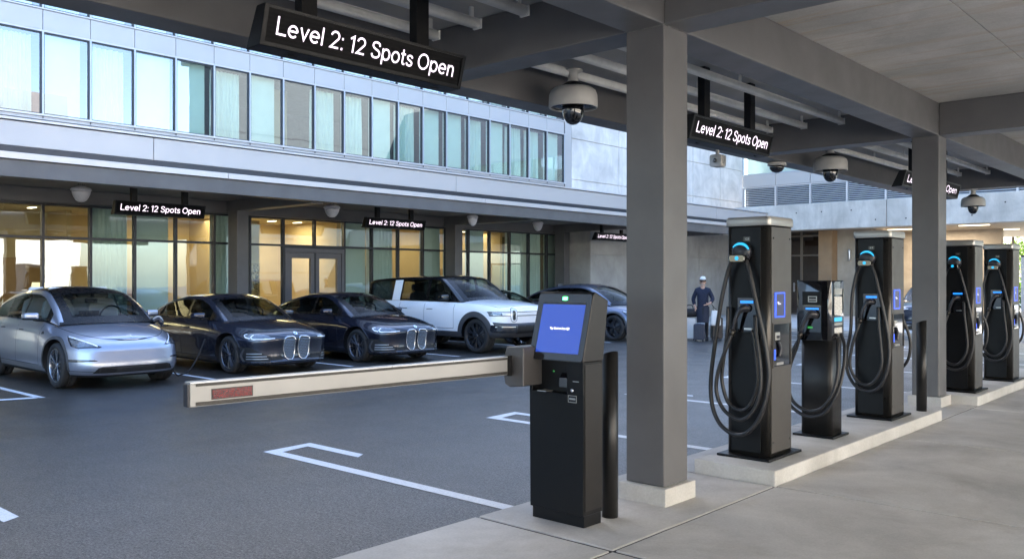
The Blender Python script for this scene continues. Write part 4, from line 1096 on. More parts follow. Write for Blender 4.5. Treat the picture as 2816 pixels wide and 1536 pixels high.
def world_camera():
    w = bpy.data.worlds.new('World'); S.world = w; w.use_nodes = True
    nt = w.node_tree; bg = nt.nodes['Background']
    sky = nt.nodes.new('ShaderNodeTexSky'); sky.sky_type = 'NISHITA'; sky.sun_disc = False
    d = Vector((-.80, .30, .0)).normalized(); el = R(33)
    sun_to = Vector((d.x * math.cos(el), d.y * math.cos(el), math.sin(el)))
    sky.sun_elevation = el; sky.sun_rotation = math.atan2(d.x, d.y)
    sky.air_density = 1.0; sky.dust_density = 1.2; sky.ozone_density = 2.5
    nt.links.new(sky.outputs[0], bg.inputs['Color']); bg.inputs['Strength'].default_value = 0.13
    l = bpy.data.lights.new('sun', 'SUN'); l.energy = 5.0; l.angle = R(.5); l.color = (1, .965, .91)
    o = bpy.data.objects.new('sun', l); o.rotation_euler = (-sun_to).to_track_quat('-Z', 'Y').to_euler(); o.location = (0, 0, 30); link(o)
    cam = bpy.data.cameras.new('camera'); cam.sensor_width = 36; cam.lens = 36 * 2190 / 2576; cam.clip_end = 600; cam.clip_start = .05
    c = bpy.data.objects.new('camera', cam); c.location = (0, 0, 1.7); c.rotation_euler = (R(90), 0, R(42)); link(c); S.camera = c
    S.view_settings.view_transform = 'Standard'; S.view_settings.look = 'None'; S.view_settings.gamma = 1; S.view_settings.use_curve_mapping = False
    S.view_settings.exposure = EXPOSURE
    S.cycles.use_denoising = True
    S.cycles.max_bounces = 10; S.cycles.diffuse_bounces = 5; S.cycles.glossy_bounces = 5; S.cycles.transparent_max_bounces = 24
    S.cycles.sample_clamp_indirect = 6
# ------------------------------------------------------------------ cars
def hermite(pts):
    """smooth monotone interpolation through (x, y) points"""
    pts = sorted(pts); xs = [p[0] for p in pts]; ys = [p[1] for p in pts]; n = len(xs)
    d = [(ys[i + 1] - ys[i]) / (xs[i + 1] - xs[i]) for i in range(n - 1)]
    m = [d[0]] + [0 if d[i - 1] * d[i] <= 0 else 2 * d[i - 1] * d[i] / (d[i - 1] + d[i]) for i in range(1, n - 1)] + [d[-1]]
    def f(x):
        if x <= xs[0]: return ys[0]
        if x >= xs[-1]: return ys[-1]
        for i in range(n - 1):
            if x <= xs[i + 1]: break
        h = xs[i + 1] - xs[i]; t = (x - xs[i]) / h
        return (2 * t ** 3 - 3 * t * t + 1) * ys[i] + (t ** 3 - 2 * t * t + t) * h * m[i] + (-2 * t ** 3 + 3 * t * t) * ys[i + 1] + (t ** 3 - t * t) * h * m[i + 1]
    return f

def bvh_of(me):
    bm = bmesh.new(); bm.from_mesh(me); t = BVHTree.FromBMesh(bm); bm.free(); return t

def patch(bvh, poly, o, a, b, d, mat, name, parent, off=.004, res=.05, holes=None):
    """a flat outline (u,v) on axes a,b pressed on to the body along d"""
    o, a, b, d = Vector(o), Vector(a), Vector(b), Vector(d).normalized()
    bm = bmesh.new()
    vs = [bm.verts.new((p[0], p[1], 0)) for p in poly]
    f = bm.faces.new(vs); bmesh.ops.triangulate(bm, faces=[f])
    for _ in range(6):
        le = [e for e in bm.edges if e.calc_length() > res]
        if not le: break
        bmesh.ops.subdivide_edges(bm, edges=le, cuts=1); bmesh.ops.triangulate(bm, faces=bm.faces[:])
    bad = []; 
    for v in bm.verts:
        p = o + a * v.co.x + b * v.co.y
        h, n, i, _ = bvh.ray_cast(p, d, 6)
        if h is None: bad.append(v)
        else:
            if n.dot(d) > 0: n = -n
            v.co = h + n * off
    bmesh.ops.delete(bm, geom=bad, context='VERTS')
    for fc in bm.faces: fc.smooth = True
    me = bpy.data.meshes.new(name); bm.to_mesh(me); bm.free(); me.materials.append(mat)
    return link(bpy.data.objects.new(name, me), parent)

def strip(bvh, pts, w, o, a, b, d, mat, name, parent, off=.004, steps=6, closed=False, lift=0.0):
    """a narrow band following points (u,v), pressed on to the body"""
    o, a, b, d = Vector(o), Vector(a), Vector(b), Vector(d).normalized()
    P = [Vector((p[0], p[1], 0)) for p in pts]
    if closed: P.append(P[0])
    if steps > 1: P = catmull(P, steps) if not closed else [q for i in range(len(P) - 1) for q in [P[i].lerp(P[i + 1], k / steps) for k in range(steps)]] + [P[-1]]
    m = MB(); rows = []
    for i, p in enumerate(P):
        t = (P[min(i + 1, len(P) - 1)] - P[max(i - 1, 0)])
        if t.length < 1e-6: continue
        t.normalize(); s = Vector((-t.y, t.x, 0)) * w / 2
        row = []
        for q, hgt in ((p - s, 0), (p, lift), (p + s, 0)):
            W = o + a * q.x + b * q.y; h, n, _, _ = bvh.ray_cast(W, d, 6)
            if h is None: row = None; break
            if n.dot(d) > 0: n = -n
            row.append(h + n * (off + hgt))
        rows.append(row)
    for r0, r1 in zip(rows, rows[1:]):
        if r0 and r1:
            m.add(r0 + r1, [(0, 1, 4, 3), (1, 2, 5, 4)], 0, True)
    if not m.v: return None
    return m.build(name, mat, parent, fix=False)

def wheel(parent, x, y, r, width, rim_mat, side, style='ten', rr=.72):
    w = empty('wheel', (x, y, r), 0 if side < 0 else PI, parent)
    h = width / 2                                    # outside face towards -Y
    MB().lathe([(r * rr, -h * .80), (r * (rr + .02), -h * .97), (r * .86, -h * 1.06), (r * .95, -h * .94), (r * .988, -h * .80), (r, -h * .5), (r, -h * .16), (r - .007, -h * .14), (r - .007, -h * .06), (r, -h * .04), (r, h * .1), (r - .007, h * .12), (r - .007, h * .2), (r, h * .22), (r, h * .55), (r * .985, h * .85), (r * .9, h), (r * rr, h)], n=48, axis='y', caps=False).build('tyre', M['tyre'], w)
    R_ = r * rr
    rim = MB()
    rim.lathe([(R_, -h * .82), (R_ * 1.02, -h * .90), (R_ * .975, -h * .93), (R_ * .94, -h * .86), (R_ * .93, h * .5), (R_, h * .6)], n=48, axis='y', caps=False)
    rim.lathe([(.001, -h * .80), (R_ * .10, -h * .80), (R_ * .17, -h * .72), (R_ * .19, -h * .45)], n=20, axis='y')
    n = {'ten': 5, 'vee': 10, 'five': 5}[style]
    for k in range(n):
        a = 2 * PI * k / n + .2
        def pt(rad, ang, yy): return (rad * math.cos(ang), yy, rad * math.sin(ang))
        legs = ((-.16, -.05), (.16, .05)) if style == 'ten' else ((-.11, -.03), (.11, .03)) if style == 'vee' else ((0, 0),)
        for (ao, ai) in legs:
            wo = (.085 if style == 'ten' else .035 if style == 'vee' else .2); wi = (.13 if style == 'ten' else .08 if style == 'vee' else .35)
            v = [pt(R_ * .14, a + ai - wi, -h * .74), pt(R_ * .14, a + ai + wi, -h * .74), pt(R_ * .95, a + ao + wo, -h * .86), pt(R_ * .95, a + ao - wo, -h * .86)]
            v2 = [(p[0], p[1] + h * .25, p[2]) for p in v]
            rim.add(v + v2, [(0, 1, 2, 3), (0, 3, 7, 4), (1, 5, 6, 2), (4, 7, 6, 5)])
    for k in range(5):
        a = 2 * PI * k / 5; rim.lathe([(.011, -h * .79), (.011, -h * .84)], R_ * .115 * math.cos(a), R_ * .115 * math.sin(a), 6, axis='y')
    rim.build('rim', rim_mat, w, bevel=.0015, seg=1)
    MB().lathe([(.001, -h * .1), (R_ * .74, -h * .1), (R_ * .74, h * .12), (.001, h * .12)], n=32, axis='y').build('brake_disc', M['clad'], w)
    MB().lathe([(R_ * .76, h * .30), (.001, h * .30)], n=32, axis='y').build('hub_back', M['clad_d'], w)
    return w

def solid_eval(o):
    dg = bpy.context.evaluated_depsgraph_get(); dg.update()
    return bpy.data.meshes.new_from_object(o.evaluated_get(dg))

def car(name, label, cat, loc, rz, sp, paint, group=None):
    t = empty(name, loc, rz); tag(t, label, cat, group)
    L, W, wb, wr, ww = sp['L'], sp['W'], sp['wb'], sp['wr'], sp.get('ww', .25)
    fx, rx = sp['fx'], sp['fx'] - wb                  # axle positions
    xF, xR = L / 2, -L / 2
    zb = sp['zb']; hw = W / 2
    shoulder = hermite(sp['shoulder'])                # x -> z of the shoulder line
    noseF, noseR = hermite(sp['nose']), hermite(sp['tail'])   # z -> setback from the very front / rear
    wprof = hermite(sp['wprof'])                      # k -> width factor
    kz = sp['levels']
    pe = sp.get('pe', 4.2); per = sp.get('per', 4.5); x_mid = sp.get('xmid', 0)
    # theta samples from rear centre to front centre on one side
    th = []
    N = sp.get('N', 56)
    for i in range(N + 1): th.append(-PI / 2 + PI * i / N)
    def plan(t_, z):
        f = xF - noseF(z) - x_mid; r_ = x_mid - (xR + noseR(z))
        s, c = math.sin(t_), math.cos(t_)
        if s >= 0: x = x_mid + f * s ** (2 / pe); y = max(c, 0) ** (2 / pe)
        else: x = x_mid - r_ * (-s) ** (2 / per); y = max(c, 0) ** (2 / per)
        return x, y
    # finer, even spacing: resample th by arc length of the shoulder outline
    base = [plan(-PI / 2 + PI * i / 800, .7) for i in range(801)]
    acc = [0]
    for i in range(800): acc.append(acc[-1] + math.hypot(base[i + 1][0] - base[i][0], (base[i + 1][1] - base[i][1]) * hw))
    th = []; j = 0
    for i in range(N + 1):
        s = acc[-1] * i / N
        while j < 799 and acc[j + 1] < s: j += 1
        th.append(-PI / 2 + PI * min(800, j + (s - acc[j]) / max(1e-9, acc[j + 1] - acc[j])) / 800)
    crown = hermite(sp['crown'])
    verts = []; faces = []; fm = []
    K = len(kz)
    idx = {}
    arch = sp.get('flare', .012)
    def P(side, i, k):
        kk = kz[k]
        x, y = plan(th[i], .7)
        zs = shoulder(x); z = zb + (zs - zb) * kk
        x, y = plan(th[i], z)
        wf = wprof(kk) * (1 - sp.get('waist', .0) * math.exp(-((kk - .45) / .2) ** 2) * max(0, 1 - abs(x) / 1.2))
        fl = sum(arch * math.exp(-((x - ax) / (wr * 1.15)) ** 2) * math.exp(-((kk - .55) / .3) ** 2) for ax in (fx, rx))
        yy = y * (hw * wf + fl)
        # front sculpting: the width taper at the top also pulls the nose in
        return (x, side * yy, z)
    for side in (1, -1):
        for i in range(N + 1):
            for k in range(K):
                if side == -1 and i in (0, N): idx[(side, i, k)] = idx[(1, i, k)]; continue
                idx[(side, i, k)] = len(verts); verts.append(P(side, i, k))
    for side in (1, -1):
        for i in range(N):
            for k in range(K - 1):
                q = [idx[(side, i, k)], idx[(side, i + 1, k)], idx[(side, i + 1, k + 1)], idx[(side, i, k + 1)]]
                if side == -1: q = q[::-1]
                xm = (verts[q[0]][0] + verts[q[1]][0] + verts[q[2]][0] + verts[q[3]][0]) / 4; zm = sum(verts[v][2] for v in q) / 4
                ym = abs(sum(verts[v][1] for v in q) / 4)
                mt = 0
                if kz[k + 1] <= sp.get('kclad', .12) + 1e-6: mt = 1
                if sp.get('clad_f') and mt == 0 and sp['clad_f'](xm, zm, ym): mt = 1
                if mt == 0 and kz[k] >= sp.get('kdoor', .18) and k < K - 2 and ym > hw * .75:
                    for di, (a, b_) in enumerate(sp['doors']):
                        if a < xm < b_: mt = 3 + di + (0 if side == 1 else 2)
                faces.append(tuple(q)); fm.append(mt)
    # top deck with crown
    T = 6; g = sp['cabin']                               # (x rear, x front) of the cabin opening
    def deck(i, j):                                      # j: 0..2T  from +side to -side
        if j == 0: return idx[(1, i, K - 1)]
        if j == 2 * T: return idx[(-1, i, K - 1)]
        key = ('d', i, j)
        if key not in idx:
            A = Vector(verts[idx[(1, i, K - 1)]]); B = Vector(verts[idx[(-1, i, K - 1)]]); u = j / (2 * T)
            p = A.lerp(B, u); s = 1 - (2 * u - 1) ** 2
            p.z += crown(p.x) * (s ** .8) * min(1, abs(A.y) / .55)
            idx[key] = len(verts); verts.append(tuple(p))
        return idx[key]
    for i in range(1, N - 1):
        for j in range(2 * T):
            q = (deck(i, j), deck(i, j + 1), deck(i + 1, j + 1), deck(i + 1, j))
            xm = sum(verts[v][0] for v in q) / 4
            u = abs((j + .5) / T - 1)
            faces.append(q[::-1]); fm.append(7 if g[0] < xm < g[1] and u < .86 else 0)
    for i0, fan in ((1, 0), (N - 1, N)):
        c = idx[(1, fan, K - 1)]
        for j in range(2 * T):
            q = (deck(i0, j), deck(i0, j + 1), c); faces.append(q if fan == N else q); fm.append(0)
    # floor
    for i in range(1, N - 1):
        q = (idx[(1, i, 0)], idx[(1, i + 1, 0)], idx[(-1, i + 1, 0)], idx[(-1, i, 0)]); faces.append(q[::-1]); fm.append(2)
    faces.append((idx[(1, 0, 0)], idx[(1, 1, 0)], idx[(-1, 1, 0)])); fm.append(2)
    faces.append((idx[(1, N, 0)], idx[(1, N - 1, 0)], idx[(-1, N - 1, 0)])); fm.append(2)
    me = bpy.data.meshes.new('hull'); me.from_pydata(verts, [], faces)
    slots = [paint, M['clad'] if not sp.get('clad') else M[sp['clad']], M['clad_d'], paint, paint, paint, paint, M['dash']]
    # keep slots distinct for splitting even where the material repeats
    for s_ in slots: me.materials.append(s_)
    me.polygons.foreach_set('material_index', fm)
    bm = bmesh.new(); bm.from_mesh(me); bmesh.ops.remove_doubles(bm, verts=bm.verts, dist=1e-5); bmesh.ops.recalc_face_normals(bm, faces=bm.faces); bm.to_mesh(me); bm.free()
    hull = bpy.data.objects.new('hull', me); COL.objects.link(hull)
    bvh = bvh_of(me)
    # wheel wells
    cm = MB(); ar = wr + sp.get('gap', .055)
    for ax in (fx, rx):
        for s_ in (1, -1):
            cm.lathe([(ar, s_ * (hw - .38)), (ar, s_ * (hw + .3))], ax, wr + .02, 48, axis='y')
            x0, x1 = ax - ar, ax + ar
    cut = cm.build('cutter', M['clad_d'])
    md = hull.modifiers.new('b', 'BOOLEAN'); md.object = cut; md.operation = 'DIFFERENCE'; md.solver = 'EXACT'
    me2 = solid_eval(hull); hull.modifiers.clear(); bpy.data.objects.remove(cut)
    while len(me2.materials) > 8: me2.materials.pop()
    hull.data = me2
    bm = bmesh.new(); bm.from_mesh(me2)
    for f in bm.faces:
        if len(f.verts) == 0: continue
        onc = all(min(abs(math.hypot(v.co.x - ax, v.co.z - wr - .02) - ar) for ax in (fx, rx)) < .004 for v in f.verts) and abs(f.normal.y) < .5
        inner = all(abs(abs(v.co.y) - (hw - .38)) < .003 for v in f.verts)
        if onc or inner or f.material_index > 7: f.material_index = 2
    for e in bm.edges:
        e.smooth = not (len(e.link_faces) == 2 and e.calc_face_angle(0) > R(38))
    for f in bm.faces: f.smooth = True
    def take(sel, nm, mat_list, par):
        b2 = bm.copy(); bmesh.ops.delete(b2, geom=[f for f in b2.faces if f.material_index not in sel], context='FACES')
        if not b2.faces: b2.free(); return None
        m2 = bpy.data.meshes.new(nm)
        for f in b2.faces: f.material_index = mat_list[f.material_index][0]
        b2.to_mesh(m2); b2.free()
        seen = {}
        for k_, (ii, mm) in mat_list.items(): seen[ii] = mm
        for ii in sorted(seen): m2.materials.append(seen[ii])
        return link(bpy.data.objects.new(nm, m2), par)
    take({0, 2, 7, 1}, 'body', {0: (0, paint), 1: (1, slots[1]), 2: (2, M['clad_d']), 7: (3, M['dash'])}, t)
    doors = []
    for di in range(4):
        d_ = take({3 + di}, 'door', {3 + di: (0, paint)}, t)
        doors.append(d_)
    bm.free(); bpy.data.objects.remove(hull)
    # shut lines and handles
    for side in (-1, 1):
        o_ = (0, side * 3, 0); ax_, bx_, dx_ = (1, 0, 0), (0, 0, 1), (0, -side, 0)
        zt_ = lambda x: shoulder(x) - .06
        zlo = zb + (shoulder(0) - zb) * sp.get('kdoor', .18)
        for di, (a, b_) in enumerate(sp['doors']):
            dr = doors[di + (0 if side == 1 else 2)] or t
            nm = 'shut_line'
            for xx in (a, b_):
                strip(bvh, [(xx, zlo), (xx + .0, (zlo + zt_(xx)) / 2), (xx - .01, zt_(xx) + .02)], .009, o_, ax_, bx_, dx_, M['joint'], nm, dr, .0015)
            strip(bvh, [(a, zlo), (b_, zlo)], .009, o_, ax_, bx_, dx_, M['joint'], nm, dr, .0015)
            hz = zb + (shoulder(a) - zb) * sp.get('khandle', .80)
            hm = sp.get('handle_mat', paint)
            strip(bvh, [(a + .10, hz), (a + .29, hz + .004)], .028, o_, ax_, bx_, dx_, hm, 'door_handle', dr, .006, steps=6, lift=.018)
            strip(bvh, [(a + .09, hz - .02), (a + .30, hz - .016)], .012, o_, ax_, bx_, dx_, M['joint'], 'handle_painted_shade', dr, .003, steps=6)  # dark strip painted as the shade below the handle
        # arch lip
        for ax in (fx, rx):
            pts = [(ax + (ar + .012) * math.cos(a_), wr + .02 + (ar + .012) * math.sin(a_)) for a_ in [R(-12 + 204 * i / 28) for i in range(29)]]
            strip(bvh, pts, sp.get('lip', .03), o_, ax_, bx_, dx_, M[sp.get('lipmat', 'clad')] if sp.get('lipmat', 'clad') != 'paint' else paint, 'wheel_arch_trim', t, .003, steps=1, lift=.006)
        # mirror
        mx, mz = sp['mirror']
        my = side * (hw * .93)
        m = MB(); m.tube([(mx - .02, my * .93, mz - .05), (mx, my + side * .07, mz - .035)], .022, 8, steps=1); m.build('mirror_stalk', M['clad_d'], t)
        mm = bpy.data.meshes.new('mirror'); bm = bmesh.new(); bmesh.ops.create_cube(bm, size=1)
        for v in bm.verts:
            v.co = Vector((v.co.x * .13 + mx + .0 - (0.03 if (v.co.y * side) > 0 else 0), v.co.y * .21 + my + side * .125, v.co.z * (.13 if v.co.y * side < 0 else .12) + mz + .02))
            if v.co.x > mx: v.co.z += -.01 if v.co.z > mz else .02; v.co.y -= side * .02
        bmesh.ops.bevel(bm, geom=bm.edges[:], offset=.035, segments=4, affect='EDGES', profile=.6)
        for f in bm.faces: f.smooth = True; f.material_index = 1 if f.calc_center_median().z < mz - .012 else 0
        bm.to_mesh(mm); bm.free(); mm.materials.append(M[sp['mirror_mat']] if sp.get('mirror_mat') else paint); mm.materials.append(M['clad_d'])
        link(bpy.data.objects.new('mirror', mm), t)
    # ---- greenhouse
    zc = hermite(sp['roof']); belt = sp['belt']; lean = sp.get('lean', .36); yb0 = sp['yb']
    xs = sorted(set(sp['gx'])); bow = hermite(sp['bow']); drop = hermite(sp['drop'])
    beltf = hermite(belt); ybf = hermite(yb0)
    def edge(x):
        zB = beltf(x); zr = max(zB + .004, zc(x) - drop(x)); yB = ybf(x); return zB, zr, yB, yB - (zr - zB) * lean
    # refine stations
    fine = []
    for a, b_ in zip(xs, xs[1:]):
        n = max(1, int(math.ceil((b_ - a) / .09)))
        fine += [a + (b_ - a) * i / n for i in range(n)]
    fine.append(xs[-1])
    groups = {}
    def gput(key, quad, mat, mat_name):
        groups.setdefault(key, (MB(), mat))[0].add(quad, [(0, 1, 2, 3)], 0, True)
    ws0, ws1 = sp['ws']; rw0, rw1 = sp['rw']            # windscreen, rear window x ranges (at the edge line)
    tt = [-1, -.93, -.75, -.5, -.25, 0, .25, .5, .75, .93, 1]
    def top(x, u):
        zB, zr, yB, yr = edge(x)
        z = zr + (zc(x) - zr) * (1 - abs(u) ** 2.6)
        return Vector((x + bow(x) * (1 - u * u), yr * u, z))
    for a, b_ in zip(fine, fine[1:]):
        xm = (a + b_) / 2
        for u0, u1 in zip(tt, tt[1:]):
            q = [top(a, u0), top(a, u1), top(b_, u1), top(b_, u0)]
            um = abs(u0 + u1) / 2; outer = um > .93
            if ws0 < xm < ws1:
                key = 'pillar' if outer else ('frit' if (xm < ws0 + .055 or xm > ws1 - .07 or um > .84) else 'windscreen')
            elif rw0 < xm < rw1: key = 'pillar' if outer else 'rear_window'
            elif xm >= ws1: key = 'frit'
            elif xm <= rw0: key = 'pillar'
            else: key = 'roof' if not outer else 'pillar'
            gput(key, q, None, None)
    # sides
    for side in (1, -1):
        for a, b_ in zip(fine, fine[1:]):
            xm = (a + b_) / 2
            za, zra, ya, yra = edge(a); zb_, zrb, yb_, yrb = edge(b_)
            h = min(zra - za, zrb - zb_); hm_ = ((zra - za) + (zrb - zb_)) / 2
            pane = None
            for pi, (p0, p1) in enumerate(sp['panes']):
                if p0 < xm < p1: pane = pi
            bt, bb = sp.get('rail', .055), sp.get('sill', .03)
            fr_a = [0, min(.45, bb / max(.01, zra - za)), max(.55, 1 - bt / max(.01, zra - za)), 1]
            fr_b = [0, min(.45, bb / max(.01, zrb - zb_)), max(.55, 1 - bt / max(.01, zrb - zb_)), 1]
            for r_ in range(3):
                def SP(x, z0, z1, y0, y1, fz): 
                    bulge = .012 * math.sin(PI * fz)
                    return Vector((x, side * (y0 + (y1 - y0) * fz + bulge), z0 + (z1 - z0) * fz))
                q = [SP(a, za, zra, ya, yra, fr_a[r_]), SP(b_, zb_, zrb, yb_, yrb, fr_b[r_]), SP(b_, zb_, zrb, yb_, yrb, fr_b[r_ + 1]), SP(a, za, zra, ya, yra, fr_a[r_ + 1])]
                key = 'pillar'
                if r_ == 0: key = 'sill'
                if r_ == 1 and pane is not None and hm_ > .10: key = 'side%d_%d' % (side, pane)
                elif r_ == 1 and pane is None and sp['gx_black'][0] < xm < sp['gx_black'][1] and not (sp.get('cpillar') and sp['cpillar'][0] < xm < sp['cpillar'][1]): key = 'bpillar'
                elif r_ == 1 and sp.get('cpillar') and sp['cpillar'][0] < xm < sp['cpillar'][1]: key = 'cpillar'
                if key in ('sill',) and sp.get('cpillar') and sp['cpillar'][0] < xm < sp['cpillar'][1]: key = 'cpillar'
                if side == -1: q = q[::-1]
                gput(key, q, None, None)
    matmap = {'pillar': M[sp['pillar_mat']] if sp.get('pillar_mat') else paint, 'frit': M['frit'], 'windscreen': M['carglass'], 'rear_window': M['carglass_d'], 'roof': M[sp['roof_mat']] if sp.get('roof_mat') else paint, 'sill': M['frit'], 'bpillar': M['frit'], 'cpillar': paint}
    namemap = {'pillar': 'roof_frame', 'frit': 'windscreen_border', 'sill': 'window_trim', 'bpillar': 'door_pillar', 'cpillar': 'rear_pillar'}
    for key, (mb_, _) in groups.items():
        if key.startswith('side'): mb_.build('side_window', M['carglass'] if key.endswith('_2') or key.endswith('_1') else M['carglass_d'], t, smooth=True)
        else: mb_.build(namemap.get(key, key), matmap[key], t, smooth=True)
    # ---- cabin
    sm = M[sp.get('seat', 'seat_k')]
    bz = beltf(0)
    for (sx, sy) in ((sp['seatx'], .37), (sp['seatx'], -.37), (sp['seatx'] - .85, .40), (sp['seatx'] - .85, -.40)):
        s_ = MB(); s_.prism([(y_, z_) for y_, z_ in ((-.25, -.25), (.25, -.25), (.25, .05), (.20, .20), (.12, .24), (-.12, .24), (-.20, .20), (-.25, .05))], 'x', -.06, .06)
        s_.prism([(-.12, .26), (.12, .26), (.135, .34), (.11, .44), (-.11, .44), (-.135, .34)], 'x', -.05, .03)
        s_.box(-.03, .0, -.06, .06, .22, .28)
        so = s_.build('seat', sm, t, loc=(sx, sy, bz + sp.get('seatdz', -.02)), bevel=.03, seg=3); so.rotation_euler = (0, R(-14), 0)
    d_ = MB(); d_.prism([(sp['ws'][0] + .02, bz - .12), (ws1 - .05, bz - .05), (ws1 - .10, bz + .015), (ws0 + .28, bz + .045), (ws0 + .1, bz + .03)], 'y', -hw * .74, hw * .74); d_.build('dashboard', M['dash'], t)
    sw = MB(); c0 = Vector((ws0 + .0, .37, bz + .03)); pts = [c0 + Vector((.06 * math.sin(a_), .18 * math.cos(a_), .18 * math.sin(a_))) for a_ in [2 * PI * i / 20 for i in range(21)]]
    sw.tube(pts, .014, 6, steps=1); sw.build('steering_wheel', M['dash'], t)
    MB().box(ws0 + .08, ws0 + .10, -.19, .14, bz - .02, bz + .13).build('centre_screen', M['frit'], t)
    MB().box(ws0 + .10, ws0 + .13, -.10, .10, zc(ws0 + .1) - .16, zc(ws0 + .1) - .10).build('rear_view_mirror', M['frit'], t)
    # ---- wheels
    for ax in (fx, rx):
        for s_ in (-1, 1): wheel(t, ax, s_ * (hw - ww / 2 - .05), wr, ww, M[sp['rim']], s_, sp.get('rimstyle', 'ten'), sp.get('rimr', .74))
    return t, bvh

FRONT = dict(a=(0, 1, 0), b=(0, 0, 1), d=(-1, 0, 0), o=(5, 0, 0))
def fp(t, bvh, poly, mat, name, off=.004, parent=None, res=.05, **kw):
    return patch(bvh, poly, FRONT['o'], FRONT['a'], FRONT['b'], FRONT['d'], mat, name, parent or t, off, res)
def fs(t, bvh, pts, w, mat, name, off=.004, parent=None, steps=4, lift=0, closed=False):
    return strip(bvh, pts, w, FRONT['o'], FRONT['a'], FRONT['b'], FRONT['d'], mat, name, parent or t, off, steps, closed, lift)
def mir(poly): return [(-y, z) for y, z in poly][::-1]

LV = [0, .05, .10, .16, .24, .33, .42, .51, .60, .69, .77, .84, .90, .945, .975, 1.0]

CROSS = dict(L=4.72, W=1.90, wb=2.86, wr=.355, ww=.25, fx=1.47, zb=.20, N=120, gap=.05,
    shoulder=[(-2.36, .98), (-1.9, 1.04), (-1.0, 1.045), (0, 1.03), (.9, 1.01), (1.4, .965), (1.9, .87), (2.2, .77), (2.36, .70)],
    nose=[(.2, .10), (.28, .03), (.36, .0), (.46, .015), (.54, .035), (.62, .05), (.68, .085), (.74, .17), (.85, .33), (.95, .5)],
    tail=[(.2, .12), (.4, .0), (.7, .03), (.9, .06), (1.05, .12)],
    wprof=[(0, .925), (.06, .955), (.16, .985), (.30, 1.0), (.5, .995), (.69, .985), (.80, .968), (.88, .94), (.94, .90), (.975, .875), (1, .855)],
    crown=[(-2.3, .03), (-1, .02), (1.0, .075), (1.6, .09), (2.1, .06), (2.36, .01)], levels=LV, pe=4.4, per=4.4, xmid=0.0, kclad=.05, kdoor=.16,
    doors=[(-1.06, -.16), (-.16, .88)], khandle=.82, cabin=(-2.0, 1.1), mirror=(.72, 1.085),
    roof=[(-2.16, 1.10), (-1.9, 1.20), (-1.4, 1.42), (-.9, 1.525), (-.3, 1.58), (.1, 1.57), (.45, 1.505), (.75, 1.37), (1.05, 1.19), (1.30, 1.00)],
    belt=[(-2.16, 1.08), (-1.4, 1.045), (-.5, 1.04), (.6, 1.025), (1.30, .94)], yb=[(-2.16, .66), (-1.5, .80), (-.5, .83), (.5, .825), (1.0, .80), (1.30, .775)], lean=.42,
    gx=[-2.16, -1.72, -1.02, -.98, -.19, -.12, .10, .40, .46, .82, 1.25, 1.30], bow=[(-2.16, -.12), (-1.4, -.05), (-.6, 0), (.2, .02), (.6, .14), (1.3, .24)],
    drop=[(-2.16, .02), (-1.5, .07), (-.5, .075), (.4, .06), (1.0, .03), (1.3, .02)], ws=(.46, 1.25), rw=(-2.16, -1.40), panes=[(-1.72, -1.02), (-.98, -.19), (-.12, .82)],
    gx_black=(-1.8, 1.0), seatx=.12, seatdz=.10, seat='seat_w', roof_mat='frit', rim='rim_s', rimstyle='ten', clad='clad_d', lipmat='clad', lip=.05, flare=.02)

SALOON = dict(L=4.78, W=1.86, wb=2.86, wr=.34, ww=.25, fx=1.50, zb=.17, N=120, gap=.04,
    shoulder=[(-2.39, .93), (-1.9, .97), (-1.0, .95), (0, .94), (.9, .925), (1.4, .90), (1.9, .83), (2.25, .745), (2.39, .705)],
    nose=[(.17, .07), (.21, .0), (.26, .02), (.34, .04), (.45, .04), (.56, .02), (.63, .0), (.68, .02), (.72, .065), (.76, .13), (.82, .24), (.9, .4)],
    tail=[(.17, .12), (.4, .0), (.7, .02), (.9, .05), (1.0, .1)],
    wprof=[(0, .93), (.06, .955), (.16, .975), (.30, .985), (.5, .99), (.66, 1.0), (.74, .99), (.84, .955), (.92, .91), (.97, .87), (1, .85)],
    crown=[(-2.3, .02), (-1, .02), (1.0, .055), (1.6, .08), (2.1, .065), (2.39, .01)], levels=LV, pe=4.8, per=4.4, xmid=0.0, kclad=.05, kdoor=.15,
    doors=[(-1.05, -.18), (-.18, .90)], khandle=.80, cabin=(-1.9, 1.0), mirror=(.62, 1.00),
    roof=[(-2.20, .98), (-1.9, 1.06), (-1.4, 1.24), (-.9, 1.36), (-.4, 1.425), (0, 1.425), (.3, 1.37), (.6, 1.25), (.9, 1.09), (1.18, .92)],
    belt=[(-2.20, .965), (-1.4, .97), (-.5, .955), (.6, .945), (1.18, .87)], yb=[(-2.20, .60), (-1.5, .75), (-.5, .795), (.5, .795), (.9, .78), (1.18, .75)], lean=.46,
    gx=[-2.20, -1.68, -1.25, -1.21, -.22, -.14, .10, .28, .34, .70, 1.13, 1.18], bow=[(-2.20, -.12), (-1.4, -.05), (-.6, 0), (.1, .02), (.5, .14), (1.18, .24)],
    drop=[(-2.20, .012), (-1.5, .05), (-.5, .06), (.3, .05), (.9, .025), (1.18, .015)], ws=(.34, 1.13), rw=(-2.20, -1.20), panes=[(-1.68, -1.25), (-1.21, -.22), (-.14, .70)],
    gx_black=(-1.75, .9), seatx=-.10, seat='seat_k', seatdz=-.08, rim='rim', rimstyle='vee', clad='clad_d', lipmat='paint', lip=.02, flare=.022)

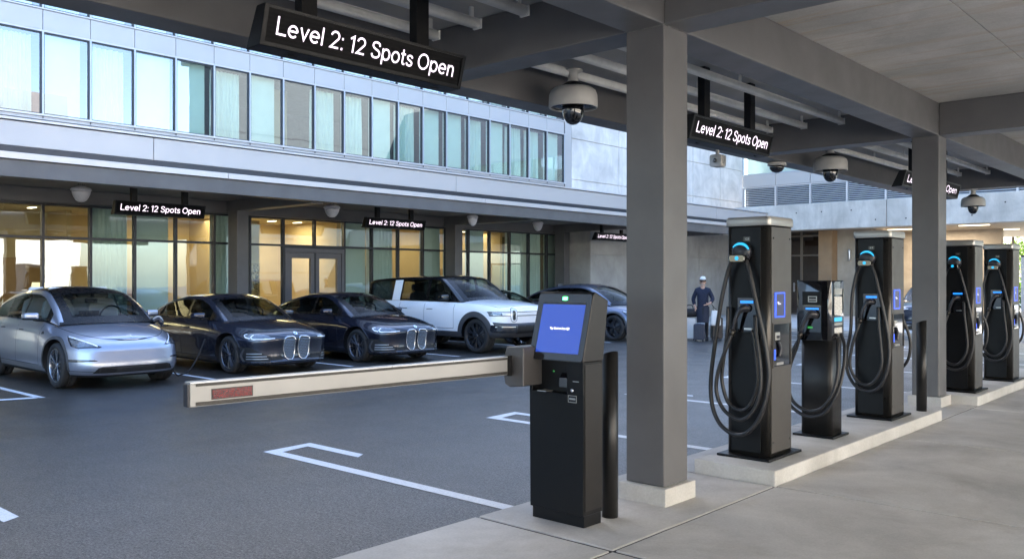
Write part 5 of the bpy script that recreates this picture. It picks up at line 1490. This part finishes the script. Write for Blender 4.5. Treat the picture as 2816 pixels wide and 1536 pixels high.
TRUCK = dict(L=5.05, W=1.98, wb=3.08, wr=.40, ww=.29, fx=1.60, zb=.36, N=120, gap=.07,
    shoulder=[(-2.52, 1.17), (-1.0, 1.17), (0, 1.165), (.9, 1.155), (1.4, 1.14), (2.0, 1.10), (2.4, 1.05), (2.52, 1.02)],
    nose=[(.36, .22), (.45, .08), (.55, .0), (.66, .0), (.70, .06), (.80, .055), (.95, .055), (1.0, .07), (1.04, .12), (1.1, .24), (1.2, .4)],
    tail=[(.36, .12), (.5, .0), (.8, .02), (1.2, .03)],
    wprof=[(0, .95), (.1, .985), (.3, 1.0), (.5, 1.0), (.77, .99), (.88, .965), (.945, .94), (.975, .92), (1, .90)],
    crown=[(-2.5, .02), (-1, .02), (1.0, .07), (1.6, .09), (2.2, .07), (2.52, .01)], levels=LV, pe=6.0, per=6.5, xmid=0.0, kclad=.16, kdoor=.24,
    doors=[(-1.05, -.12), (-.12, .92)], khandle=.80, cabin=(-2.4, 1.0), mirror=(.66, 1.26),
    roof=[(-2.46, 1.66), (-2.3, 1.715), (-1.6, 1.77), (-.8, 1.80), (0, 1.80), (.25, 1.765), (.55, 1.60), (.85, 1.38), (1.10, 1.17)],
    belt=[(-2.46, 1.175), (-1.0, 1.18), (.5, 1.17), (1.10, 1.10)], yb=[(-2.46, .87), (-1.5, .90), (0, .90), (.7, .89), (1.10, .87)], lean=.26,
    gx=[-2.46, -2.38, -1.42, -1.12, -1.06, -.15, -.06, .10, .22, .28, .74, 1.05, 1.10], bow=[(-2.46, -.02), (-.6, 0), (.1, .02), (.5, .10), (1.10, .16)],
    drop=[(-2.46, .03), (-.5, .05), (.2, .04), (.7, .03), (1.10, .015)], ws=(.28, 1.05), rw=(-2.465, -2.461), panes=[(-2.38, -1.42), (-1.06, -.15), (-.06, .74)],
    gx_black=(-2.46, .95), cpillar=(-1.42, -1.12), seatx=-.12, seat='seat_k', roof_mat='roof_black', pillar_mat='roof_black', mirror_mat='roof_black', rim='rim_b', rimstyle='vee', clad='clad', lip=.13, lipmat='clad', flare=.02,
    clad_f=lambda x, z, y: (z < .70 and x > 1.98) or (z < .66 and x < -2.2))

def crossover_front(t, b, paint):
    fp(t, b, [(-.62, .265), (.62, .265), (.56, .345), (.50, .362), (-.50, .362), (-.56, .345)], M['clad_d'], 'lower_grille', .005)
    for z in (.285, .303, .321, .339): fs(t, b, [(-.54, z), (.54, z)], .006, M['clad'], 'grille_bar', .008)
    fs(t, b, [(-.86, .225), (-.5, .215), (0, .212), (.5, .215), (.86, .225)], .03, M['clad_d'], 'front_lip', .006)
    for s in (-1, 1):
        f = (lambda q: q) if s == 1 else mir
        fp(t, b, f([(.56, .452), (.80, .435), (.885, .43), (.885, .475), (.80, .475), (.60, .472)]), M['lens_d'], 'fog_lamp', .005)
        fp(t, b, f([(.83, .30), (.89, .30), (.895, .43), (.868, .43)]), M['clad_d'], 'air_curtain', .005)
        fs(t, b, f([(.60, .29), (.84, .30)]), .008, M['clad'], 'bumper_crease', .004)
        # headlight sweeping back on to the wing, pressed on from the front corner
        d = Vector((-1, -s * .75, -.55)).normalized()
        side_ax = Vector((0, 1, 0)) ; 
        o = Vector((2.10, s * .72, .74)) - d * 2
        a = Vector((-.62 * s * s, s * .78, 0)).normalized(); up = a.cross(d); up = up if up.z > 0 else -up
        hl = patch(b, [(-.24, -.085), (.06, -.09), (.19, -.03), (.26, .08), (.30, .185), (.20, .15), (.0, .06), (-.28, -.065)], o, a, up, d, M['lens_d'], 'headlight', t, .004, .03)
        patch(b, [(-.22, -.07), (.04, -.074), (.16, -.02), (.23, .085), (.265, .16), (.20, .13), (.02, .045), (-.22, -.056)], o, a, up, d, M['lens'], 'lens', hl, .007, .03)
        strip(b, [(-.22, -.058), (-.02, .03), (.12, .095), (.27, .165)], .020, o, a, up, d, M['lens_w'], 'light_strip', hl, .010)
    # bonnet shut line pressed from above
    strip(b, [(1.2, -.80), (1.7, -.70), (2.02, -.52), (2.15, -.30), (2.185, 0), (2.15, .30), (2.02, .52), (1.7, .70), (1.2, .80)], .008, (0, 0, 4), (1, 0, 0), (0, 1, 0), (0, 0, -1), M['joint'], 'bonnet_line', t, .002)
    # emblem: a small T-shaped mark
    for pts, w in (([(2.10, -.04), (2.105, 0), (2.10, .04)], .012), ([(2.10, 0), (2.16, 0)], .012)):
        strip(b, pts, w, (0, 0, 4), (1, 0, 0), (0, 1, 0), (0, 0, -1), M['chrome'], 'badge', t, .004, lift=.002)
    strip(b, [(.965, -.0), (1.0, .03), (1.04, .0)], .03, (0, -3, .83), (1, 0, 0), (0, 0, 1), (0, 1, 0), M['clad_d'], 'side_camera', t, .004)

def saloon_front(t, b, paint):
    for s in (-1, 1):
        f = (lambda q: q) if s == 1 else mir
        kid = [(.035, .60), (.05, .655), (.09, .672), (.20, .668), (.255, .645), (.27, .58), (.265, .42), (.235, .31), (.18, .262), (.11, .258), (.06, .30), (.035, .42)]
        g = fp(t, b, f(kid), M['clad_d'], 'kidney_grille', .010, res=.04)
        rnd = random.Random(4)
        ms = MB()
        for r_ in range(13):
            for c in range(7):
                y = .058 + c * .033 + (.016 if r_ % 2 else 0); z = .292 + r_ * .0285
                inside = (.045 < y < .262) and (z > .27 + abs(y - .15) * .35) 
                if not inside: continue
                p = Vector((5, s * y, z)); h, n, _, _ = b.ray_cast(p, Vector((-1, 0, 0)), 6)
                if h is None: continue
                h = h + Vector((.014, 0, 0)); ms.add([h + Vector((0, -.012, -.004)), h + Vector((.003, 0, -.001)), h + Vector((0, .012, -.004)), h + Vector((0, 0, .006))], [(0, 1, 3), (1, 2, 3)])
        ms.build('mesh_insert', M['chrome'], g, fix=False)
        ring = kid
        fs(t, b, f(ring), .017, M['chrome'], 'grille_ring', .012, g, steps=4, lift=.010, closed=True)
        # headlight
        d = Vector((-1, -s * .55, -.25)).normalized(); o = Vector((2.14, s * .62, .675)) - d * 2
        a = Vector((-.48, s * .88, 0)).normalized(); up = a.cross(d); up = up if up.z > 0 else -up
        hl = patch(b, [(-.27, -.06), (-.10, -.078), (.14, -.062), (.26, .00), (.31, .07), (.25, .09), (.05, .062), (-.12, .025), (-.29, -.03)], o, a, up, d, M['lens_d'], 'headlight', t, .005, .03)
        patch(b, [(-.14, -.055), (.12, -.050), (.23, .0), (.27, .060), (.23, .072), (.03, .046), (-.12, .012), (-.20, -.03)], o, a, up, d, M['lens'], 'lens', hl, .009, .03)
        strip(b, [(-.26, -.048), (-.09, -.063), (.06, -.056), (.12, -.046), (.145, -.01), (.10, .024)], .018, o, a, up, d, M['lens_w'], 'light_strip', hl, .012)
        strip(b, [(.16, -.036), (.23, -.002), (.25, .045), (.20, .055)], .016, o, a, up, d, M['lens_w'], 'light_strip', hl, .012)
        # bumper intake with bright bars
        it = fp(t, b, f([(.52, .245), (.78, .225), (.868, .30), (.885, .44), (.86, .50), (.78, .492), (.70, .43), (.58, .36), (.50, .335)]), M['clad_d'], 'bumper_intake', .006)
        for z, y0, y1 in ((.385, .64, .80), (.335, .57, .80), (.29, .55, .80)): fs(t, b, f([(y0, z), (y1, z - .004)]), .013, M['sat'], 'intake_bar', .012, it, lift=.006)
        fs(t, b, f([(.81, .24), (.835, .34), (.82, .47)]), .014, M['clad'], 'intake_frame', .012, it, lift=.01)
        fp(t, b, f([(.29, .265), (.50, .26), (.50, .33), (.30, .34)]), M['clad_d'], 'lower_grille', .005)
        fs(t, b, f([(.27, .66), (.36, .69), (.50, .705)]), .006, M['joint'], 'bonnet_line', .002)
    fs(t, b, [(-.88, .205), (-.5, .195), (0, .192), (.5, .195), (.88, .205)], .05, M['clad_d'], 'front_lip', .006)
    fs(t, b, [(-.84, .232), (-.5, .232), (0, .232), (.5, .232), (.84, .232)], .014, paint, 'splitter_edge', .012, lift=.012)
    # roundel
    o = Vector((2.27, 0, .70)); 
    h, n, _, _ = b.ray_cast(Vector((3.0, 0, .95)), Vector((-1, 0, -.33)).normalized(), 4)
    if h is None: h = o; n = Vector((.5, 0, .8))
    q = n.to_track_quat('Z', 'Y').to_matrix().to_4x4(); q.translation = h + n * .004
    bd = MB(); cir = lambda r_: [q @ Vector((r_ * math.cos(2 * PI * i / 20), r_ * math.sin(2 * PI * i / 20), 0)) for i in range(20)]
    bd.add(cir(.042), [tuple(range(20))]); bo = bd.build('badge', M['chrome'], t, fix=False)
    q2 = q.copy(); q2.translation = h + n * .0055
    for k, mt in ((0, 'badge_blue'), (1, 'lens_w'), (2, 'badge_blue'), (3, 'lens_w')):
        sct = MB(); pts = [q2 @ Vector((0, 0, 0))] + [q2 @ Vector((.024 * math.cos(PI / 2 * (k + i / 6)), .024 * math.sin(PI / 2 * (k + i / 6)), 0)) for i in range(7)]
        sct.add(pts, [tuple(range(8))]); sct.build('badge_quarter', M[mt], bo, fix=False)
    for s in (-1, 1):
        strip(b, [(1.1, s * .40), (1.6, s * .36), (2.0, s * .27), (2.2, s * .17)], .006, (0, 0, 4), (1, 0, 0), (0, 1, 0), (0, 0, -1), M['joint'], 'bonnet_crease', t, .001)

def truck_front(t, b, paint):
    # full width light bar with upright oval lamps
    fs(t, b, [(-.93, .915), (-.5, .915), (0, .915), (.5, .915), (.93, .915)], .10, M['joint'], 'light_bar_surround', .006, steps=10)
    fs(t, b, [(-.90, .915), (-.5, .915), (0, .915), (.5, .915), (.90, .915)], .07, M['lens_w'], 'light_bar', .010, steps=10)
    for s in (-1, 1):
        f = (lambda q: q) if s == 1 else mir
        ov = rrect(.47, .645, .73, 1.035, .085, 6)
        hl = fp(t, b, f(ov), M['lens_w'], 'headlight', .016, res=.03)
        fp(t, b, f(rrect(.515, .60, .775, .99, .042, 5)), M['lens_d'], 'lens', .022, hl, res=.03)
        fs(t, b, f(ov), .010, M['joint'], 'headlight_ring', .017, hl, steps=1, closed=True)
        fp(t, b, f([(.93, .89), (.80, .888), (.80, .942), (.93, .94)]), M['lens'], 'indicator', .013)
        fp(t, b, f([(.50, .49), (.92, .50), (.935, .56), (.93, .66), (.50, .665)]), M['lens_d'], 'bumper_insert', .008)
        fs(t, b, f([(.56, .625), (.90, .625)]), .02, M['sat'], 'fog_lamp', .013)
    fp(t, b, [(-.49, .47), (.49, .47), (.49, .665), (-.49, .665)], M['clad_d'], 'bumper_grille', .007)
    fs(t, b, [(-.9, .44), (0, .42), (.9, .44)], .07, M['clad'], 'skid_plate', .012, steps=10, lift=.01)
    strip(b, [(1.1, -.82), (1.9, -.80), (2.25, -.70), (2.33, 0), (2.25, .70), (1.9, .80), (1.1, .82)], .01, (0, 0, 4), (1, 0, 0), (0, 1, 0), (0, 0, -1), M['joint'], 'bonnet_line', t, .002)

def cars():
    M['roof_black'] = car_paint('roof_black', (.006, .006, .008), .1, .2)
    M['badge_blue'] = simple('badge_blue', (.03, .15, .6), .3)
    silver = car_paint('paint_silver_blue', (.38, .41, .50), .75, .30)
    navy = car_paint('paint_graphite_blue', (.030, .036, .058), .6, .24)
    navy2 = car_paint('paint_midnight', (.020, .024, .044), .6, .22)
    white = car_paint('paint_white', (.90, .90, .91), .0, .35)
    sil2 = car_paint('paint_steel_blue', (.13, .15, .21), .7, .28)
    t, b = car('parked_car', 'silver blue crossover with pale seats and black roof, leftmost of the parked cars', 'car', (-14.40 - 1.47, 6.25, 0), R(-1.0), CROSS, silver); crossover_front(t, b, silver)
    t, b = car('parked_car', 'dark graphite saloon with twin oval grilles, plugged in beside the silver blue crossover', 'car', (-14.35 - 1.5, 9.15, 0), R(-.5), SALOON, navy); saloon_front(t, b, navy)
    t, b = car('parked_car', 'second dark saloon with twin oval grilles, parked beside the white off-roader', 'car', (-14.35 - 1.5, 12.05, 0), R(-.5), SALOON, navy2); saloon_front(t, b, navy2)
    t, b = car('parked_car', 'tall white off-road estate with black roof and light bar behind the barrier arm', 'car', (-14.05 - 1.6, 15.30, 0), R(-.5), TRUCK, white); truck_front(t, b, white)
    sal = dict(SALOON); sal['rim'] = 'rim_b'
    t, b = car('parked_car', 'dark car mostly hidden behind the kiosk, right of the white off-roader', 'car', (-16.9, 17.95, 0), 0, sal, navy2); saloon_front(t, b, navy2)
    cr = dict(CROSS); cr['roof_mat'] = None; cr['seat'] = 'seat_k'; cr['rim'] = 'rim_b'
    t, b = car('parked_car', 'steel blue saloon farthest in the row, between kiosk and grey column', 'car', (-14.1 - 1.47, 20.75, 0), 0, cr, sil2); crossover_front(t, b, sil2)
    t, b = car('parked_car', 'dark car glimpsed under the passage behind the chargers', 'car', (-9.0, 31.0, .12), R(-80), dict(sal), navy); saloon_front(t, b, navy)

def charge_cable():
    t = empty('charging_cable', (-13.8, 7.3, 0)); tag(t, 'thin black charging cable drooping between the silver blue crossover and left dark saloon', 'cable')
    P = [(-15.0, 8.17, .60), (-14.98, 8.08, .42), (-14.95, 7.95, .2), (-14.85, 7.75, .03), (-14.7, 7.55, .018), (-14.55, 7.4, .03), (-14.5, 7.28, .16), (-14.52, 7.22, .34)]
    MB().tube([Vector(p) - Vector((-13.8, 7.3, 0)) for p in P], .012, 8, steps=8).build('cable', M['rubber'], t)
    c = empty('charge_plug', (-15.0, 7.24, .95)); tag(c, 'dark and silver charge plug pushed into the wing of the silver blue crossover', 'plug')
    MB().tube([(0, -.09, -.02), (0, -.03, .03), (.0, .03, .045), (.02, .08, .0), (.03, .10, -.08)], [.03] + [.045] * 20 + [.03] * 20, 12, steps=6).build('plug_body', M['plug'], c)
    MB().tube([(.012, -.06, .045), (.025, 0, .09), (.03, .06, .08), (.035, .10, .02)], .018, 8, steps=5).build('grip', M['cam_white'], c)
# ------------------------------------------------------------------ person and luggage
def skin_mesh(name, joints, edges, mat, parent, sub=2, root=0, zmat=None):
    me = bpy.data.meshes.new(name); me.from_pydata([j[:3] for j in joints], edges, [])
    o = bpy.data.objects.new(name, me); COL.objects.link(o)
    md = o.modifiers.new('s', 'SKIN'); 
    lay = me.skin_vertices[0] if me.skin_vertices else None
    for i, j in enumerate(joints):
        r = j[3]; ry = j[4] if len(j) > 4 else r
        lay.data[i].radius = (r, ry); lay.data[i].use_root = (i == root)
    md.use_smooth_shade = True
    sb = o.modifiers.new('d', 'SUBSURF'); sb.levels = sub; sb.render_levels = sub
    m2 = solid_eval(o); bpy.data.objects.remove(o)
    m2.name = name; m2.materials.clear()
    for m in (mat if isinstance(mat, list) else [mat]): m2.materials.append(m)
    if zmat:
        for p in m2.polygons: p.material_index = zmat(p.center)
    for p in m2.polygons: p.use_smooth = True
    return link(bpy.data.objects.new(name, m2), parent)

def person():
    skin = simple('skin', (.50, .30, .22), .5, 0, .05); navy = simple('navy_knit', (.007, .012, .034), .8, 0, .25, 18, bumps=.4, bscale=60)
    navy2 = simple('navy_twill', (.008, .013, .032), .7, 0, .15, 10); blk = simple('black_cloth', (.010, .010, .013), .8, 0, .15)
    wht = simple('white_cloth', (.75, .75, .74), .7, 0, .06); hair = simple('dark_hair', (.03, .02, .015), .7)
    t = empty('person', (-12.3, 21.62, 0), R(29.7))
    tag(t, 'person in navy jumper, navy apron and white cap standing with luggage by the concrete wall', 'person')
    J = [(0, 0, .95, .125, .10), (0, 0, 1.10, .115, .085), (0, 0, 1.28, .12, .085), (0, .0, 1.40, .065, .055), (0, -.005, 1.49, .052, .052), (0, -.015, 1.585, .075, .085), (0, -.02, 1.66, .078, .092), (0, -.015, 1.73, .06, .07)]
    E = [(i, i + 1) for i in range(7)]
    def add(pts, start):
        k = start
        for p in pts: J.append(p); E.append((k, len(J) - 1)); k = len(J) - 1
        return k
    fingers = lambda k, hx, hy, hz, dx, dy, dz, th: [add([(hx + dx * a + ox, hy + dy * a + oy, hz + dz * a, .0095), (hx + dx * (a + b) + ox * 1.1, hy + dy * (a + b) + oy, hz + dz * (a + b) - .012, .008)], k)
                                                   for ox, oy, a, b in ((-.028, 0, .55, .42), (-.009, 0, .60, .48), (.010, 0, .58, .45), (.028, 0, .5, .36))] + [add([(hx + th[0], hy + th[1], hz + th[2], .011), (hx + th[0] * 1.6, hy + th[1] * 1.6, hz + th[2] * 1.7, .009)], k)]
    # viewer-left arm, elbow out, hand resting at the hip
    kl = add([(-.155, 0, 1.385, .036), (-.265, .02, 1.15, .038), (-.215, -.02, .95, .033), (-.19, -.04, .90, .036, .02)], 3)
    fingers(kl, -.19, -.04, .90, .01, -.01, -.09, (.035, -.02, -.02))
    # viewer-right arm, forearm across the front holding straps
    kr = add([(.155, 0, 1.385, .036), (.275, .0, 1.15, .038), (.19, -.17, 1.04, .033), (.13, -.22, 1.015, .036, .022)], 3)
    fingers(kr, .13, -.22, 1.015, -.085, -.02, -.02, (-.02, -.03, .03))
    for s, ky in ((-1, -.02), (1, .05)):
        add([(s * .095, 0, .86, .09), (s * .105, ky - .02, .50, .058), (s * .11, ky + .02, .28, .05), (s * .11, ky + .03, .09, .035), (s * .125, ky - .11, .035, .034, .022)], 0)
    skin_mesh('body', J, E, [skin, blk], t, 2, 0, lambda c: 1 if c.z < .86 and abs(c.x) < .19 else 0)
    # jumper with sleeves
    J2 = [(0, 0, .80, .17, .13), (0, 0, 1.02, .165, .12), (0, 0, 1.24, .175, .12), (0, 0, 1.405, .125, .095), (0, -.003, 1.505, .066, .064)]
    E2 = [(0, 1), (1, 2), (2, 3), (3, 4)]
    for pts in ([(-.165, 0, 1.40, .072), (-.268, .02, 1.15, .064), (-.222, -.012, .985, .05)], [(.165, 0, 1.40, .072), (.278, 0, 1.15, .064), (.21, -.14, 1.055, .05)]):
        k = 3
        for p in pts: J2.append(p); E2.append((k, len(J2) - 1)); k = len(J2) - 1
    skin_mesh('jumper', J2, E2, navy, t)
    ap = MB(); n = 24
    rows = []
    for z, rx, ry in ((.95, .178, .138), (.80, .184, .145), (.62, .17, .145), (.50, .165, .14)):
        rows.append([(rx * math.cos(2 * PI * i / n) * (1 + .03 * math.sin(5 * i)), ry * math.sin(2 * PI * i / n), z) for i in range(n)])
    for a, b in zip(rows, rows[1:]): ap.add(a + b, [(i, (i + 1) % n, (i + 1) % n + n, i + n) for i in range(n)], 0, True)
    ap.build('apron', navy2, t)
    bl = MB(); bl.box(-.01, .02, -.150, -.143, .74, .93); bl.build('apron_pocket', blk, t)
    # head details
    cp = MB(); cp.lathe([(.084, 1.685), (.085, 1.715), (.076, 1.75), (.052, 1.778), (.001, 1.79)], 0, -.015, 20); cp.build('cap', wht, t)
    bm_ = MB(); bm_.lathe([(.086, 1.672), (.087, 1.692)], 0, -.015, 20); bm_.prism([(-.06, -.09), (.06, -.09), (.045, -.145), (0, -.155), (-.045, -.145)], 'z', 1.675, 1.685); bm_.build('cap_band', blk, t)
    MB().prism(rrect(-.07, .07, 1.63, 1.66, .012), 'y', -.118, -.085).build('sunglasses', blk, t)
    ns = MB(); ns.tube([(0, -.105, 1.645), (0, -.135, 1.612), (0, -.112, 1.600)], [.008, .011, .013, .012, .009], 8, steps=2); ns.build('nose', skin, t)
    MB().box(-.024, .024, -.112, -.098, 1.568, 1.574).build('mouth', simple('lips', (.35, .14, .12), .5), t)
    for s in (-1, 1): MB().lathe([(.022, s * .072), (.018, s * .088)], -.01, 1.625, 12, axis='x').build('ear', skin, t)
    hr = MB(); hr.lathe([(.083, 1.58), (.088, 1.63), (.09, 1.68)], 0, .0, 20, caps=False); ho = hr.build('hair', hair, t)
    bmh = bmesh.new(); bmh.from_mesh(ho.data); bmesh.ops.delete(bmh, geom=[v for v in bmh.verts if v.co.y < -.02], context='VERTS'); bmh.to_mesh(ho.data); bmh.free()
    mk = MB(); mk.prism([(-.058, 1.585), (.058, 1.585), (.045, 1.545), (0, 1.53), (-.045, 1.545)], 'y', -.100, -.07); mk.build('beard', simple('grey_beard', (.36, .29, .25), .8, 0, .3, 60), t, bevel=.01)
    sh = MB()
    for s, ky in ((-1, -.02), (1, .05)):
        MB().prism([(ky + .06, 0), (ky - .19, 0), (ky - .20, .03), (ky - .12, .065), (ky - .04, .10), (ky + .06, .09)], 'x', s * .11 - .045, s * .11 + .045).build('shoe', blk if s > 0 else wht, t, bevel=.015)

    O = Vector((-12.3, 21.62, 0)); rr = Vector((.743, .669, 0)); ff = Vector((.669, -.743, 0))
    def at(lat, near): p = O + rr * lat + ff * near; return p
    shell = simple('suitcase_navy', (.012, .018, .045), .35, 0, .1, 10); shellk = simple('suitcase_black', (.012, .012, .016), .4, 0, .1, 10); shellw = simple('suitcase_pale', (.55, .53, .52), .4, 0, .06, 10)
    def suitcase(p, w, d, h, mat, label, rz):
        c = empty('suitcase', tuple(p), rz); tag(c, label, 'suitcase', 'luggage beside the person')
        b = MB(); b.prism(rrect(-w / 2, w / 2, .05, h, .04), 'y', -d / 2, d / 2, smooth=False); b.build('shell', mat, c, bevel=.02)
        rb = MB()
        for i in range(5): x = -w / 2 + w * (i + .5) / 5; rb.box(x - .008, x + .008, -d / 2 - .006, -d / 2 + .002, .10, h - .05)
        rb.build('rib', mat, c)
        for sx in (-1, 1):
            for sy in (-1, 1): MB().lathe([(.025, sx * (w / 2 - .05) - .012), (.025, sx * (w / 2 - .05) + .012)], sy * (d / 2 - .04), .026, 12, axis='x').build('wheel', M['rubber'], c)
        hd = MB(); hd.tube([(-.08, 0, h - .01), (-.08, 0, h + .02), (.08, 0, h + .02), (.08, 0, h - .01)], .009, 6, steps=1); hd.build('handle', M['sat'], c)
    suitcase(at(-.17, .32), .30, .20, .48, shell, 'navy ribbed suitcase standing in front of the person at the left', R(25))
    suitcase(at(.42, -.15), .30, .25, .64, shellk, 'tall black suitcase behind the white tote bag', R(45))
    suitcase(at(-.36, -.15), .36, .25, .62, shellw, 'pale suitcase half hidden by the grey column under a black bag', R(30))
    b = at(-.34, -.12); c = empty('duffel_bag', (b.x, b.y, .645), R(30)); tag(c, 'black duffel bag resting on the pale suitcase', 'bag')
    MB().lathe([(.001, -.22), (.09, -.21), (.115, -.16), (.12, 0), (.115, .16), (.09, .21), (.001, .22)], 0, .12, 20, axis='x').build('bag_body', blk, c)
    hb = MB(); hb.tube([(-.1, -.02, .22), (-.06, -.02, .33), (.06, -.02, .33), (.1, -.02, .22)], .01, 6, steps=5); hb.build('strap', blk, c)
    b = at(.33, .12); c = empty('tote_bag', (b.x, b.y, .42), R(30)); tag(c, 'white pleated tote bag hanging from the hand of the person', 'bag')
    m = MB(); n = 30; rows = []
    for z, w_, d_ in ((0, .13, .05), (.05, .14, .07), (.20, .135, .06), (.36, .12, .04), (.42, .11, .03)):
        rows.append([((w_ + .006 * math.sin(i * 2.1 + z * 9)) * math.cos(2 * PI * i / n), (d_ + .006 * math.sin(i * 1.7)) * math.sin(2 * PI * i / n), z) for i in range(n)])
    for a, bb in zip(rows, rows[1:]): m.add(a + bb, [(i, (i + 1) % n, (i + 1) % n + n, i + n) for i in range(n)], 0, True)
    m.add(rows[0], [tuple(range(n))[::-1]]); m.build('bag_body', wht, c)
    hb = MB(); hb.tube([(-.07, -.02, .40), (-.07, -.03, .52), (-.11, -.05, .60), (-.04, -.03, .50), (.07, -.02, .40)], .008, 6, steps=6); hb.build('strap', blk, c)
EXPOSURE = 2.85
mats()
ground(); islands(); near_canopy(); far_canopy(); building(); interior_things(); lights(); end_buildings(); trees()
chargers(); signs(); lamps(); kiosk(); gate(); bollards()
cars(); charge_cable(); person()
world_camera()
